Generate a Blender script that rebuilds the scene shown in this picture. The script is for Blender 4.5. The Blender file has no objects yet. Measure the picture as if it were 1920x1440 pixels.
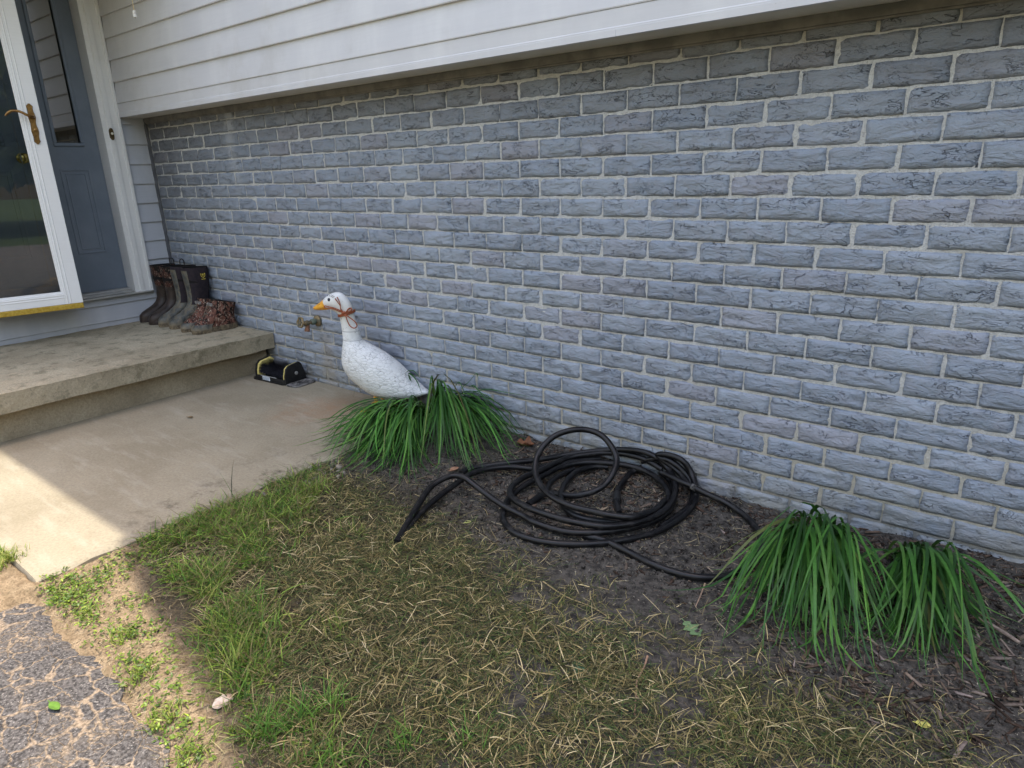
import bpy, math, random
import numpy as np
from mathutils import Vector, Matrix, noise as mnoise
random.seed(7); RNG = np.random.default_rng(11)
S = bpy.context.scene
COL = S.collection
R = math.radians

# ---------------------------------------------------------------- camera, sky, sun, exposure
CAM = np.array([5.0466, -2.3643, 1.2123]); FPX = 1247.38
RW = np.array([[0.7884761, 0.61434406, -0.02977942],
               [0.16521756, -0.25818759, -0.95186256],
               [-0.59245978, 0.74560079, -0.30507517]])
cd = bpy.data.cameras.new("camera"); cam = bpy.data.objects.new("camera", cd); COL.objects.link(cam)
cd.sensor_width = 36; cd.lens = FPX / 1920 * 36; cd.clip_start = 0.02; cd.clip_end = 500
m = Matrix(((RW[0][0], -RW[1][0], -RW[2][0], CAM[0]), (RW[0][1], -RW[1][1], -RW[2][1], CAM[1]),
            (RW[0][2], -RW[1][2], -RW[2][2], CAM[2]), (0, 0, 0, 1)))
cam.matrix_world = m; S.camera = cam

SUN_EL = 75
w = bpy.data.worlds.new("World"); S.world = w; w.use_nodes = True
nt = w.node_tree; bg = nt.nodes["Background"]
sky = nt.nodes.new("ShaderNodeTexSky"); sky.sky_type = 'NISHITA'; sky.sun_disc = False
sky.sun_elevation = R(SUN_EL); sky.sun_rotation = R(0); sky.air_density = 2.5; sky.dust_density = 4.0
tint = nt.nodes.new("ShaderNodeMix"); tint.data_type = 'RGBA'; tint.blend_type = 'MULTIPLY'; tint.inputs[0].default_value = 1.0; tint.inputs[7].default_value = (1.06, .95, .98, 1)   # thin warm haze
nt.links.new(sky.outputs[0], tint.inputs[6]); nt.links.new(tint.outputs[2], bg.inputs[0]); bg.inputs[1].default_value = 0.15
sd = bpy.data.lights.new("sun", 'SUN'); sd.energy = 2.0; sd.angle = R(0.55); sd.color = (1.0, 0.93, 0.80)
sun = bpy.data.objects.new("sun", sd); COL.objects.link(sun)
sun.rotation_euler = (R(-(90 - SUN_EL)), 0, 0); sun.location = (3, 2, 12)
S.view_settings.view_transform = 'Standard'; S.view_settings.look = 'None'
S.view_settings.exposure = 1.75; S.view_settings.gamma = 1.0; S.view_settings.use_curve_mapping = False
S.render.engine = 'CYCLES'; S.cycles.max_bounces = 6; S.cycles.transparent_max_bounces = 8
S.cycles.caustics_reflective = False; S.cycles.caustics_refractive = False

# ---------------------------------------------------------------- helpers
def ray(px, py):
    return RW.T @ np.array([(px - 960) / FPX, (py - 720) / FPX, 1.0])
def at(px, py, z=0.0):
    d = ray(px, py); return CAM + d * (z - CAM[2]) / d[2]
def at_plane(px, py, p0, n):
    d = ray(px, py); n = np.array(n); return CAM + d * (np.dot(np.array(p0) - CAM, n) / np.dot(d, n))
def to_px(P):
    c = (np.asarray(P) - CAM) @ RW.T
    zc = np.where(c[:, 2] < 1e-3, 1e-3, c[:, 2])
    return 960 + FPX * c[:, 0] / zc, 720 + FPX * c[:, 1] / zc

def vn(x, y, seed=0):
    """value noise 0..1, numpy"""
    x = np.asarray(x, float); y = np.asarray(y, float)
    xi = np.floor(x).astype(np.int64); yi = np.floor(y).astype(np.int64)
    fx = x - xi; fy = y - yi; fx = fx * fx * (3 - 2 * fx); fy = fy * fy * (3 - 2 * fy)
    def h(a, b):
        n = (a * 374761393 + b * 668265263 + seed * 1442695041) & 0xffffffff
        n = ((n ^ (n >> 13)) * 1274126177) & 0xffffffff
        return ((n ^ (n >> 16)) & 0xffff) / 65535.0
    return (h(xi, yi) * (1 - fx) + h(xi + 1, yi) * fx) * (1 - fy) + (h(xi, yi + 1) * (1 - fx) + h(xi + 1, yi + 1) * fx) * fy
def fbm(x, y, seed=0, o=4):
    s = 0; a = .5; t = 0
    for i in range(o):
        s = s + a * vn(np.asarray(x) * 2 ** i, np.asarray(y) * 2 ** i, seed + i * 17); t += a; a *= .5
    return s / t

def make_mesh(name, V, F, mat=None, smooth=True, col=None, uv=None):
    me = bpy.data.meshes.new(name)
    V = np.asarray(V, np.float32).reshape(-1, 3)
    if isinstance(F, np.ndarray):
        n = F.shape[1]; F = F.astype(np.int32)
        me.vertices.add(len(V)); me.vertices.foreach_set("co", V.ravel())
        me.loops.add(F.size); me.loops.foreach_set("vertex_index", F.ravel())
        me.polygons.add(len(F)); me.polygons.foreach_set("loop_start", np.arange(0, F.size, n, dtype=np.int32))
        me.polygons.foreach_set("loop_total", np.full(len(F), n, np.int32))
        me.update(calc_edges=True)
    else:
        me.from_pydata(V.tolist(), [], F); me.update()
    if smooth: me.polygons.foreach_set("use_smooth", np.ones(len(me.polygons), bool))
    if col is not None:
        ca = me.color_attributes.new("Col", 'FLOAT_COLOR', 'POINT')
        c = np.ones((len(V), 4), np.float32); c[:, :3] = col; ca.data.foreach_set("color", c.ravel())
    mats = mat if isinstance(mat, (list, tuple)) else [mat]
    for q in mats:
        if q: me.materials.append(q)
    return me
def wloc(o):
    p = np.zeros(3)
    while o is not None: p += np.array(o.location); o = o.parent
    return p
def link(name, me, parent=None, base=None):
    """world-coordinate mesh -> object at base (or under parent)"""
    o = bpy.data.objects.new(name, me); COL.objects.link(o)
    if parent is not None:
        o.parent = parent; off = wloc(parent)
    else:
        off = np.array(base if base is not None else (0, 0, 0), float); o.location = off
    if np.abs(off).max() > 0: me.transform(Matrix.Translation(-Vector(off)))
    return o
def tag(o, label=None, cat=None, group=None, kind=None):
    if label: o['label'] = label
    if cat: o['category'] = cat
    if group: o['group'] = group
    if kind: o['kind'] = kind
    return o
def thing(name, loc, label, cat, group=None):
    o = bpy.data.objects.new(name, None); o.empty_display_size = .1; o.location = loc; COL.objects.link(o)
    return tag(o, label, cat, group)

class MB:
    def __init__(s): s.v = []; s.f = []; s.n = 0; s.mi = []
    def add(s, V, F, mi=0):
        V = np.asarray(V, float).reshape(-1, 3); s.v.append(V)
        for f in F: s.f.append(tuple(int(i) + s.n for i in f)); s.mi.append(mi)
        s.n += len(V); return s
    def box(s, a, b, bev=0.0, mi=0):
        a = np.minimum(a, b).astype(float); b_ = np.maximum(a, b).astype(float)
        b = np.maximum(np.array(b, float), b_) if False else b_
        if bev <= 0:
            V = [(x, y, z) for x in (a[0], b[0]) for y in (a[1], b[1]) for z in (a[2], b[2])]
            return s.add(V, [(0, 1, 3, 2), (4, 6, 7, 5), (0, 4, 5, 1), (2, 3, 7, 6), (0, 2, 6, 4), (1, 5, 7, 3)], mi)
        bm_v = []; idx = {}
        c = (a + b) / 2; h = (b - a) / 2; bev = min(bev, h.min() * .9)
        for sx in (-1, 1):
            for sy in (-1, 1):
                for sz in (-1, 1):
                    sg = np.array((sx, sy, sz))
                    for ax in range(3):
                        p = h - bev; p = p.copy(); p[ax] = h[ax]
                        idx[(sx, sy, sz, ax)] = len(bm_v); bm_v.append(c + sg * p)
        F = []
        def q(*k):
            F.append(tuple(idx[i] for i in k))
        for ax in range(3):
            o = [i for i in range(3) if i != ax]
            for sg in (-1, 1):
                ks = []
                for (u, v) in ((-1, -1), (1, -1), (1, 1), (-1, 1)):
                    t = [0, 0, 0]; t[ax] = sg; t[o[0]] = u; t[o[1]] = v; ks.append((*t, ax))
                q(*ks)
        for ax in range(3):     # edges parallel to ax
            o = [i for i in range(3) if i != ax]
            for u in (-1, 1):
                for v in (-1, 1):
                    def k(sg, a2):
                        t = [0, 0, 0]; t[ax] = sg; t[o[0]] = u; t[o[1]] = v; return (*t, a2)
                    q(k(-1, o[0]), k(1, o[0]), k(1, o[1]), k(-1, o[1]))
        for sx in (-1, 1):
            for sy in (-1, 1):
                for sz in (-1, 1): q((sx, sy, sz, 0), (sx, sy, sz, 1), (sx, sy, sz, 2))
        return s.add(bm_v, F, mi)
    def tube(s, P, r, k=8, closed=False, caps=True, mi=0, up=None):
        P = np.asarray(P, float); n = len(P); r = np.broadcast_to(np.asarray(r, float), (n,))
        T = np.roll(P, -1, 0) - np.roll(P, 1, 0) if closed else np.gradient(P, axis=0)
        T /= np.linalg.norm(T, axis=1)[:, None] + 1e-12
        u = np.array([0, 0, 1.0]) if abs(T[0][2]) < .9 else np.array([1.0, 0, 0])
        V = []; 
        for i in range(n):
            u = u - T[i] * np.dot(u, T[i]); u /= np.linalg.norm(u) + 1e-12; w_ = np.cross(T[i], u)
            for j in range(k):
                a = 2 * math.pi * j / k; V.append(P[i] + r[i] * (math.cos(a) * u + math.sin(a) * w_))
        F = []
        for i in range(n if closed else n - 1):
            i2 = (i + 1) % n
            for j in range(k): F.append((i * k + j, i * k + (j + 1) % k, i2 * k + (j + 1) % k, i2 * k + j))
        if caps and not closed: F += [tuple(range(k - 1, -1, -1)), tuple((n - 1) * k + j for j in range(k))]
        return s.add(V, F, mi)
    def loft(s, secs, capa=True, capb=True, mi=0):
        k = len(secs[0]); n = len(secs); V = np.concatenate([np.asarray(q, float) for q in secs])
        F = [(i * k + j, i * k + (j + 1) % k, (i + 1) * k + (j + 1) % k, (i + 1) * k + j) for i in range(n - 1) for j in range(k)]
        if capa: F.append(tuple(range(k - 1, -1, -1)))
        if capb: F.append(tuple((n - 1) * k + j for j in range(k)))
        return s.add(V, F, mi)
    def lathe(s, prof, c, axis=(0, 0, 1), k=16, mi=0):
        """prof: list (r, h) along axis from c"""
        ax = np.array(axis, float); ax /= np.linalg.norm(ax)
        u = np.cross(ax, (0, 0, 1) if abs(ax[2]) < .9 else (1, 0, 0)); u /= np.linalg.norm(u); v = np.cross(ax, u)
        secs = [[np.array(c) + ax * h + r * (math.cos(2 * math.pi * j / k) * u + math.sin(2 * math.pi * j / k) * v) for j in range(k)] for r, h in prof]
        return s.loft(secs, mi=mi)
    def build(s, name, mat, parent=None, base=None, smooth=False, xf=None):
        V = np.concatenate(s.v)
        if xf is not None: V = xf(V)
        me = make_mesh(name, V, s.f, mat, smooth)
        if any(s.mi): me.polygons.foreach_set("material_index", np.array(s.mi, np.int32))
        # consistent outward normals
        import bmesh
        bm = bmesh.new(); bm.from_mesh(me); bmesh.ops.recalc_face_normals(bm, faces=bm.faces); bm.to_mesh(me); bm.free()
        if smooth:
            try: me.set_sharp_from_angle(angle=R(40))
            except Exception: pass
        return link(name, me, parent, base)

def catmull(P, m=6, closed=False):
    P = np.asarray(P, float); n = len(P); out = []
    rng = range(n if closed else n - 1)
    for i in rng:
        if closed: a, b, c, d = P[(i - 1) % n], P[i], P[(i + 1) % n], P[(i + 2) % n]
        else: a, b, c, d = P[max(i - 1, 0)], P[i], P[i + 1], P[min(i + 2, n - 1)]
        for j in range(m):
            t = j / m
            out.append(.5 * ((2 * b) + (-a + c) * t + (2 * a - 5 * b + 4 * c - d) * t * t + (-a + 3 * b - 3 * c + d) * t ** 3))
    if not closed: out.append(P[-1])
    return np.array(out)

# ---------------------------------------------------------------- materials
class NT:
    def __init__(s, name):
        s.m = bpy.data.materials.new(name); s.m.use_nodes = True; s.t = s.m.node_tree
        s.p = s.t.nodes["Principled BSDF"]; s.out = s.t.nodes["Material Output"]
        s.tc = s.t.nodes.new("ShaderNodeTexCoord").outputs["Object"]
    def n(s, typ, props=None, **inp):
        k = s.t.nodes.new(typ)
        for a, b in (props or {}).items(): setattr(k, a, b)
        for a, b in inp.items():
            key = int(a[1:]) if a[0] == 'i' and a[1:].isdigit() else a.replace('_', ' ')
            s.set(k.inputs[key], b)
        return k
    def set(s, sock, v):
        if isinstance(v, bpy.types.NodeSocket): s.t.links.new(v, sock)
        else: sock.default_value = v
    def math(s, op, a, b=0.0, c=0.0, clamp=False):
        k = s.n("ShaderNodeMath", {'operation': op, 'use_clamp': clamp}, i0=a, i1=b, i2=c); return k.outputs[0]
    def noise(s, scale, detail=5, rough=.6, vec=None, dist=0.0, col=False):
        k = s.n("ShaderNodeTexNoise", None, Vector=vec or s.tc, Scale=scale, Detail=detail, Roughness=rough, Distortion=dist)
        return k.outputs["Color" if col else "Fac"]
    def vor(s, scale, feature='F1', vec=None, rnd=1.0, out="Distance"):
        k = s.n("ShaderNodeTexVoronoi", {'feature': feature}, Vector=vec or s.tc, Scale=scale, Randomness=rnd); return k.outputs[out]
    def ramp(s, v, a, b, lo=0.0, hi=1.0):
        k = s.n("ShaderNodeMapRange", {'interpolation_type': 'SMOOTHSTEP'}, Value=v, i1=a, i2=b, i3=lo, i4=hi); return k.outputs[0]
    def mix(s, f, a, b, mode='MIX'):
        k = s.n("ShaderNodeMix", {'data_type': 'RGBA', 'blend_type': mode, 'clamp_result': False})
        s.set(k.inputs[0], f)
        for i, v in ((6, a), (7, b)):
            if isinstance(v, (tuple, list)) and len(v) == 3: v = (*v, 1)
            s.set(k.inputs[i], v)
        return k.outputs[2]
    def attr(s, name="Col"):
        return s.n("ShaderNodeAttribute", {'attribute_name': name}).outputs["Color"]
    def sep(s, v=None):
        k = s.n("ShaderNodeSeparateXYZ", None, i0=v or s.tc); return k.outputs
    def vscale(s, x, y, z, v=None):
        k = s.n("ShaderNodeMapping", None, Vector=v or s.tc); k.inputs["Scale"].default_value = (x, y, z); return k.outputs[0]
    def bump(s, h, strength=.5, dist=.005, prev=None):
        k = s.n("ShaderNodeBump", None, Height=h, Strength=strength, Distance=dist)
        if prev is not None: s.set(k.inputs["Normal"], prev)
        return k.outputs[0]
    def fin(s, color=None, rough=.8, normal=None, spec=.3, metal=0.0, coat=0.0):
        if color is not None:
            if isinstance(color, (tuple, list)) and len(color) == 3: color = (*color, 1)
            s.set(s.p.inputs["Base Color"], color)
        s.set(s.p.inputs["Roughness"], rough); s.set(s.p.inputs["Metallic"], metal)
        s.set(s.p.inputs["Specular IOR Level"], spec)
        if coat: s.p.inputs["Coat Weight"].default_value = coat
        if normal is not None: s.set(s.p.inputs["Normal"], normal)
        return s.m
def simple(name, c1, c2=None, scale=15, rough=.7, bump=0.0, bscale=60, spec=.3, metal=0.0, bd=.004, lo=.35, hi=.65, detail=6):
    k = NT(name); col = c1
    if c2: col = k.mix(k.ramp(k.noise(scale, detail), lo, hi), c1, c2)
    nrm = k.bump(k.noise(bscale, 5), bump, bd) if bump else None
    return k.fin(col, rough, nrm, spec, metal)
def leafmat(name, trans=.3, rough=.5):
    k = NT(name); c = k.attr()
    c = k.mix(k.ramp(k.noise(90, 3), .3, .7, 0, .35), c, (.25, .25, .1), 'MULTIPLY')
    k.fin(c, rough, None, .35)
    tr = k.n("ShaderNodeBsdfTranslucent", None, Color=c); mx = k.n("ShaderNodeMixShader", None, Fac=trans)
    k.t.links.new(k.p.outputs[0], mx.inputs[1]); k.t.links.new(tr.outputs[0], mx.inputs[2]); k.t.links.new(mx.outputs[0], k.out.inputs[0])
    return k.m

def ribbons(base, az, L, W, e0, e1, k=4, twist=None, ground=None, sag=1.0, taper=1.0):
    """many blades: returns V,F. elevation runs from e0 to e1 along each blade"""
    n = len(base); t = np.linspace(0, 1, k + 1)
    P = np.zeros((n, k + 1, 3)); P[:, 0] = base
    for i in range(1, k + 1):
        tm = (t[i] + t[i - 1]) / 2; e = e0 + (e1 - e0) * tm ** sag
        st = (L / k)[:, None] * np.stack([np.cos(e) * np.cos(az), np.cos(e) * np.sin(az), np.sin(e)], 1)
        P[:, i] = P[:, i - 1] + st
        if ground is not None:
            g = ground(P[:, i, 0], P[:, i, 1]) ; P[:, i, 2] = np.maximum(P[:, i, 2], g)
    tw = np.zeros(n) if twist is None else twist
    side = np.stack([-np.sin(az) * np.cos(tw), np.cos(az) * np.cos(tw), np.sin(tw)], 1)
    wv = np.clip(1 - taper * t ** 2.2, .06, 1) * np.minimum(1, .55 + 2 * t)
    off = side[:, None, :] * (W[:, None] * wv[None, :] / 2)[:, :, None]
    V = np.stack([P - off, P + off], 2).reshape(-1, 3)
    b = (np.arange(n) * (k + 1) * 2)[:, None] + (np.arange(k) * 2)[None, :]
    F = np.stack([b, b + 1, b + 3, b + 2], -1).reshape(-1, 4)
    return V, F

# ---------------------------------------------------------------- setting: ground, path, driveway
def gz(x, y):
    x = np.asarray(x, float); y = np.asarray(y, float)
    z = -.012 - .032 * np.exp(-((x - 4.25) / .55) ** 2) * np.clip((y + 1.2) / .8, 0, 1) - .015 * np.clip((-y - .5) / .9, 0, 1)
    z = z - .016 * np.clip((-y - 1.86) / .06, 0, 1) + .018 * np.clip((2.78 - x) / .1, 0, 1) * np.clip((-y - 1.2) / .3, 0, 1) + .018 * np.clip((2.74 - x) / .05, 0, 1) * np.clip((-y - 1.85) / .03, 0, 1)
    z = z + .022 * np.clip((y + .16) / .16, 0, 1) * (fbm(x * 3, y * 3, 5) + .2)
    return z + (fbm(x * 5, y * 5, 1) - .5) * .022
def gzf(x, y):
    clod = fbm(np.asarray(x) * 38, np.asarray(y) * 38, 3, 3)
    return gz(x, y) + (clod - .5) * .016 + (vn(np.asarray(x) * 130, np.asarray(y) * 130, 9) - .5) * .005

def sandmask(x, y):
    """worn sandy strip along the driveway"""
    e = fbm(np.asarray(x) * 4, np.asarray(y) * 4, 21) * .22
    d = 1.58 + .28 * np.clip((np.asarray(x) - 2.7) / 1.1, 0, 1) - .11
    return np.clip((-np.asarray(y) - d - e + .1) / .12, 0, 1)

def soil_mat():
    k = NT("soil")
    n = k.noise(35, 8, .7); n2 = k.noise(6, 4); n3 = k.noise(160, 3)
    dark = k.mix(k.ramp(n, .3, .72), (.024, .022, .020), (.125, .112, .095))
    dark = k.mix(k.ramp(n3, .62, .8), dark, (.15, .13, .1))
    sand = k.mix(k.ramp(n, .3, .7), (.165, .118, .070), (.33, .25, .158))
    sand = k.mix(k.ramp(n3, .3, .55), (.13, .095, .06), sand); sand = k.mix(k.ramp(k.noise(9, 6, .75), .5, .7, 0, .5), sand, (.16, .125, .075))
    c = k.mix(k.sep(k.attr())[0], dark, sand)
    thatch = k.mix(k.ramp(k.noise(80, 6), .35, .65), (.02, .017, .009), (.10, .08, .036))
    c = k.mix(k.sep(k.attr())[1], c, thatch)
    return k.fin(c, .95, k.bump(k.noise(220, 4), .9, .005, k.bump(n, .6, .014)), .15)
gx = np.arange(2.30, 6.6, .014); gy = np.arange(-2.16, .041, .014)
X, Y = np.meshgrid(gx, gy); X = X.ravel(); Y = Y.ravel(); Z = gzf(X, Y)
edge = np.clip(np.minimum.reduce([(X - 2.30) / .02, (6.59 - X) / .1]), 0, 1)
pathm = np.clip((2.675 - X) / .03, 0, 1) * np.clip((Y + 1.885) / .03, 0, 1)
Z = Z - pathm * .07
tx = np.clip((3.95 - X + .5 * (-Y - .8)) / .7 + (fbm(X * 5, Y * 5, 8) - .5) * 1.2, 0, 1) * np.clip((-Y - .62) / .25, 0, 1)
cm = np.stack([sandmask(X, Y), tx * (1 - sandmask(X, Y)) * .8, 0 * X], 1)
nx, ny = len(gx), len(gy); ii = (np.arange(ny - 1)[:, None] * nx + np.arange(nx - 1)[None, :]).ravel()
F = np.stack([ii, ii + 1, ii + nx + 1, ii + nx], 1)
tag(link("garden_soil", make_mesh("garden_soil", np.stack([X, Y, Z], 1), F, soil_mat(), True, cm)), kind='structure')

def lawn_far():
    k = NT("far_lawn"); n = k.noise(3, 6); n2 = k.noise(60, 4)
    c = k.mix(k.ramp(n, .3, .7), (.035, .06, .015), (.08, .095, .035)); c = k.mix(k.ramp(n2, .3, .7), (.03, .05, .012), c)
    return k.fin(c, .95, k.bump(n2, .6, .02), .1)
mb = MB(); g = np.linspace(-80, 80, 9)
V = [(x, y, -.09) for y in g for x in g]
mb.add(V, [(j * 9 + i, j * 9 + i + 1, j * 9 + i + 10, j * 9 + i + 9) for j in range(8) for i in range(8)])
tag(mb.build("ground", lawn_far()), kind='structure')

# driveway: worn asphalt whose cracks are filled with sand
def asphalt_mat():
    k = NT("cracked_asphalt")
    warp = k.n("ShaderNodeVectorMath", {'operation': 'MULTIPLY_ADD'}, i0=k.noise(9, 4, col=True), i1=(.10, .10, .0), i2=k.tc).outputs[0]
    warp = k.n("ShaderNodeMapping", None, Vector=warp); warp.inputs['Scale'].default_value = (1.0, 1.55, 1.0); warp.inputs['Rotation'].default_value = (0, 0, .5); warp = warp.outputs[0]
    d1 = k.vor(11, 'DISTANCE_TO_EDGE', warp); d2 = k.vor(27, 'DISTANCE_TO_EDGE', warp)
    wid = k.ramp(k.noise(7, 4), .35, .75, .022, .11)
    crack = k.math('SUBTRACT', 1.0, k.math('SMOOTH_MIN', k.math('DIVIDE', d1, wid), 1.0, .4), clamp=True)
    crack2 = k.math('MULTIPLY', k.math('SUBTRACT', 1.0, k.math('DIVIDE', d2, .085), clamp=True), k.ramp(k.noise(5, 3), .48, .62), clamp=True)
    cr = k.math('MAXIMUM', crack, crack2)
    ag = k.vor(420, 'F1'); n = k.noise(120, 5)
    c = k.mix(k.ramp(n, .35, .65), (.032, .030, .030), (.135, .125, .12))
    c = k.mix(k.ramp(k.vor(330, 'F1', out="Color"), .75, .95, 0, .8), c, (.32, .3, .28))
    c = k.mix(k.ramp(k.noise(5, 6, .75), .45, .75, 0, .4), c, (.22, .18, .14))
    sand = k.mix(k.ramp(n, .35, .65), (.17, .13, .09), (.36, .28, .20))
    c = k.mix(k.math('MULTIPLY', k.ramp(cr, .1, .8), k.ramp(k.noise(60, 4), .25, .5, .45, 1)), c, sand)
    h = k.math('ADD', k.math('MULTIPLY', cr, -.8), k.math('MULTIPLY', k.math('SUBTRACT', 1.0, ag), .55))
    return k.fin(c, .9, k.bump(h, .9, .006), .25)
mb = MB(); xs = np.arange(-12, 13.01, .03); V = []; F = []
ed = -1.878 - .075 * np.clip(xs - 2.75, 0, 2) - .035 * np.clip((2.62 - xs) / .1, 0, 1) + (fbm(xs * 4, 0 * xs, 31) - .5) * .12 + (vn(xs * 28, 0 * xs, 3) - .5) * .035
off = [0, -.01, -.05, -.2, -.6, -1.5, -3.8]; zz = [-.07, -.040, -.028, -.023, -.021, -.02, -.03]
for i, x in enumerate(xs):
    for o, z in zip(off, zz): V.append((x, ed[i] + o, z))
for i in range(len(xs) - 1):
    for j in range(6): F.append((i * 7 + j, i * 7 + j + 1, i * 7 + j + 8, i * 7 + j + 7))
mb.add(V, F); tag(mb.build("driveway", asphalt_mat(), smooth=True), kind='structure')

def concrete_mat(name, c1, c2, stain, speck=.5, rough_bump=.35):
    k = NT(name); p = k.sep()
    n = k.noise(2.2, 6, .65); f = k.noise(90, 5, .7); f2 = k.noise(260, 3)
    c = k.mix(k.ramp(n, .3, .7), c1, c2)
    c = k.mix(k.ramp(f, .32, .7, 0, .45), c, tuple(q * .62 for q in c1))
    c = k.mix(k.ramp(f2, .62, .8, 0, speck), c, tuple(min(q * 1.5, .75) for q in c2))
    c = k.mix(k.ramp(f2, .18, .34, speck, 0), c, tuple(q * .35 for q in c1))
    c = k.mix(k.ramp(k.noise(1.1, 5, .7), .55, .78, 0, .55), c, stain)
    return k, c, f, f2
k, c, f, f2 = concrete_mat("path_concrete", (.24, .206, .143), (.32, .282, .205), (.20, .155, .095), .4)
p = k.sep()
# rusty drip stain below the tap, dirt scuffs along the soil side
rust = k.math('MULTIPLY', k.ramp(k.n("ShaderNodeVectorMath", {'operation': 'DISTANCE'}, i0=k.n("ShaderNodeVectorMath", {'operation': 'MULTIPLY_ADD'}, i0=k.noise(5, 4, col=True), i1=(.5, .5, 0), i2=k.tc).outputs[0], i1=(2.36, -.06, 0)).outputs["Value"], .40, .06), k.ramp(k.noise(20, 6, .7), .3, .7, .12, .34))
c = k.mix(rust, c, (.33, .135, .05))
spots = k.math('MULTIPLY', k.ramp(k.noise(23, 5, .7), .64, .72), k.ramp(k.noise(3, 3), .45, .65)); c = k.mix(k.math('MULTIPLY', spots, .55), c, (.12, .085, .045))
stk = k.ramp(k.noise(6, 6, .7, k.vscale(.5, 2.2, 1)), .5, .72, 0, .4); c = k.mix(stk, c, (.40, .37, .30))
dirt = k.math('MULTIPLY', k.ramp(p[0], 2.25, 2.66), k.ramp(k.noise(9, 6, .75), .5, .68), clamp=True)
dirt = k.math('MULTIPLY', dirt, k.ramp(p[1], -1.75, -1.35))
c = k.mix(k.math('MULTIPLY', dirt, .85), c, (.055, .043, .032))
# the pale streaks above put reflected sunlight into the slab colour
pm = k.fin(c, .88, k.bump(f2, .25, .002, k.bump(f, .25, .004)), .25)
mb = MB(); ys = np.concatenate([np.arange(-1.87, -.05, .035), [-.015]]); xs = np.array([1.0, 1.14, 1.7, 2.2, 2.55, 2.62, 2.648, 2.66, 2.664])
V = []; F = []
for y in ys:
    wob = (float(fbm(y * 9, 3.0, 4)) - .5) * .05
    for j, x in enumerate(xs): V.append((x + (wob if j > 3 else 0), y, [0, 0, 0, 0, 0, 0, -.003, -.012, -.09][j]))
n = len(xs)
for i in range(len(ys) - 1):
    for j in range(n - 1): F.append((i * n + j, i * n + j + 1, (i + 1) * n + j + 1, (i + 1) * n + j))
a = len(V); 
for j, x in enumerate(xs): V.append((V[j][0], -1.876, V[j][2] - .01))
for j, x in enumerate(xs): V.append((V[j][0], -1.882, -.09))
for j in range(n - 1): F += [(a + j, a + j + 1, j + 1, j), (a + n + j, a + n + j + 1, a + j + 1, a + j)]
mb.add(V, F); tag(mb.build("path", pm, smooth=True), kind='structure')

# ---------------------------------------------------------------- concrete stoop
def bumpy(V, amp=.006, sc=14):
    V = V.copy()
    for i in range(len(V)):
        V[i] += np.array(mnoise.noise_vector(Vector(V[i]) * sc)) * amp
    return V
def grid_box(a, b, st=.04):
    """box with gridded faces for chipped concrete"""
    mb = MB(); a = np.array(a, float); b = np.array(b, float)
    nn = [max(1, int(round((b[i] - a[i]) / st))) for i in range(3)]
    for ax in range(3):
        o = [i for i in range(3) if i != ax]; U = np.linspace(a[o[0]], b[o[0]], nn[o[0]] + 1); W = np.linspace(a[o[1]], b[o[1]], nn[o[1]] + 1)
        for val in (a[ax], b[ax]):
            V = []
            for u in U:
                for w_ in W:
                    q = [0, 0, 0]; q[ax] = val; q[o[0]] = u; q[o[1]] = w_; V.append(q)
            m_ = len(W); mb.add(V, [(i * m_ + j, i * m_ + j + 1, (i + 1) * m_ + j + 1, (i + 1) * m_ + j) for i in range(len(U) - 1) for j in range(m_ - 1)])
    return mb
ST = .257
k, c, f, f2 = concrete_mat("stoop_concrete", (.26, .225, .155), (.44, .39, .285), (.30, .225, .12), .75)
moss = k.math('MULTIPLY', k.ramp(k.noise(11, 7, .75), .5, .64), .6); c = k.mix(moss, c, (.12, .11, .07)); c = k.mix(k.ramp(k.noise(75, 4, .7), .6, .7, 0, .6), c, (.09, .08, .06))
scm = k.fin(c, .92, k.bump(f2, .5, .004, k.bump(f, .4, .006)), .2)
k, c, f, f2 = concrete_mat("riser_concrete", (.27, .225, .155), (.46, .40, .29), (.25, .19, .11), .95)
scr = k.fin(c, .95, k.bump(f2, .7, .006, k.bump(f, .5, .006)), .15)
t = thing("concrete_stoop", (.6, -1, 0), "weathered grey concrete stoop with a thick overhanging slab below the front door", "stoop")
grid_box((-.02, -2.1, ST - .098), (1.21, -.012, ST), .03).build("step_slab", scm, t, xf=lambda V: bumpy(bumpy(V, .0035, 7), .0025, 40))
grid_box((0.0, -2.08, -.05), (1.125, -.03, ST - .1), .05).build("step_riser", scr, t, xf=lambda V: bumpy(V, .003, 25))

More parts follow.
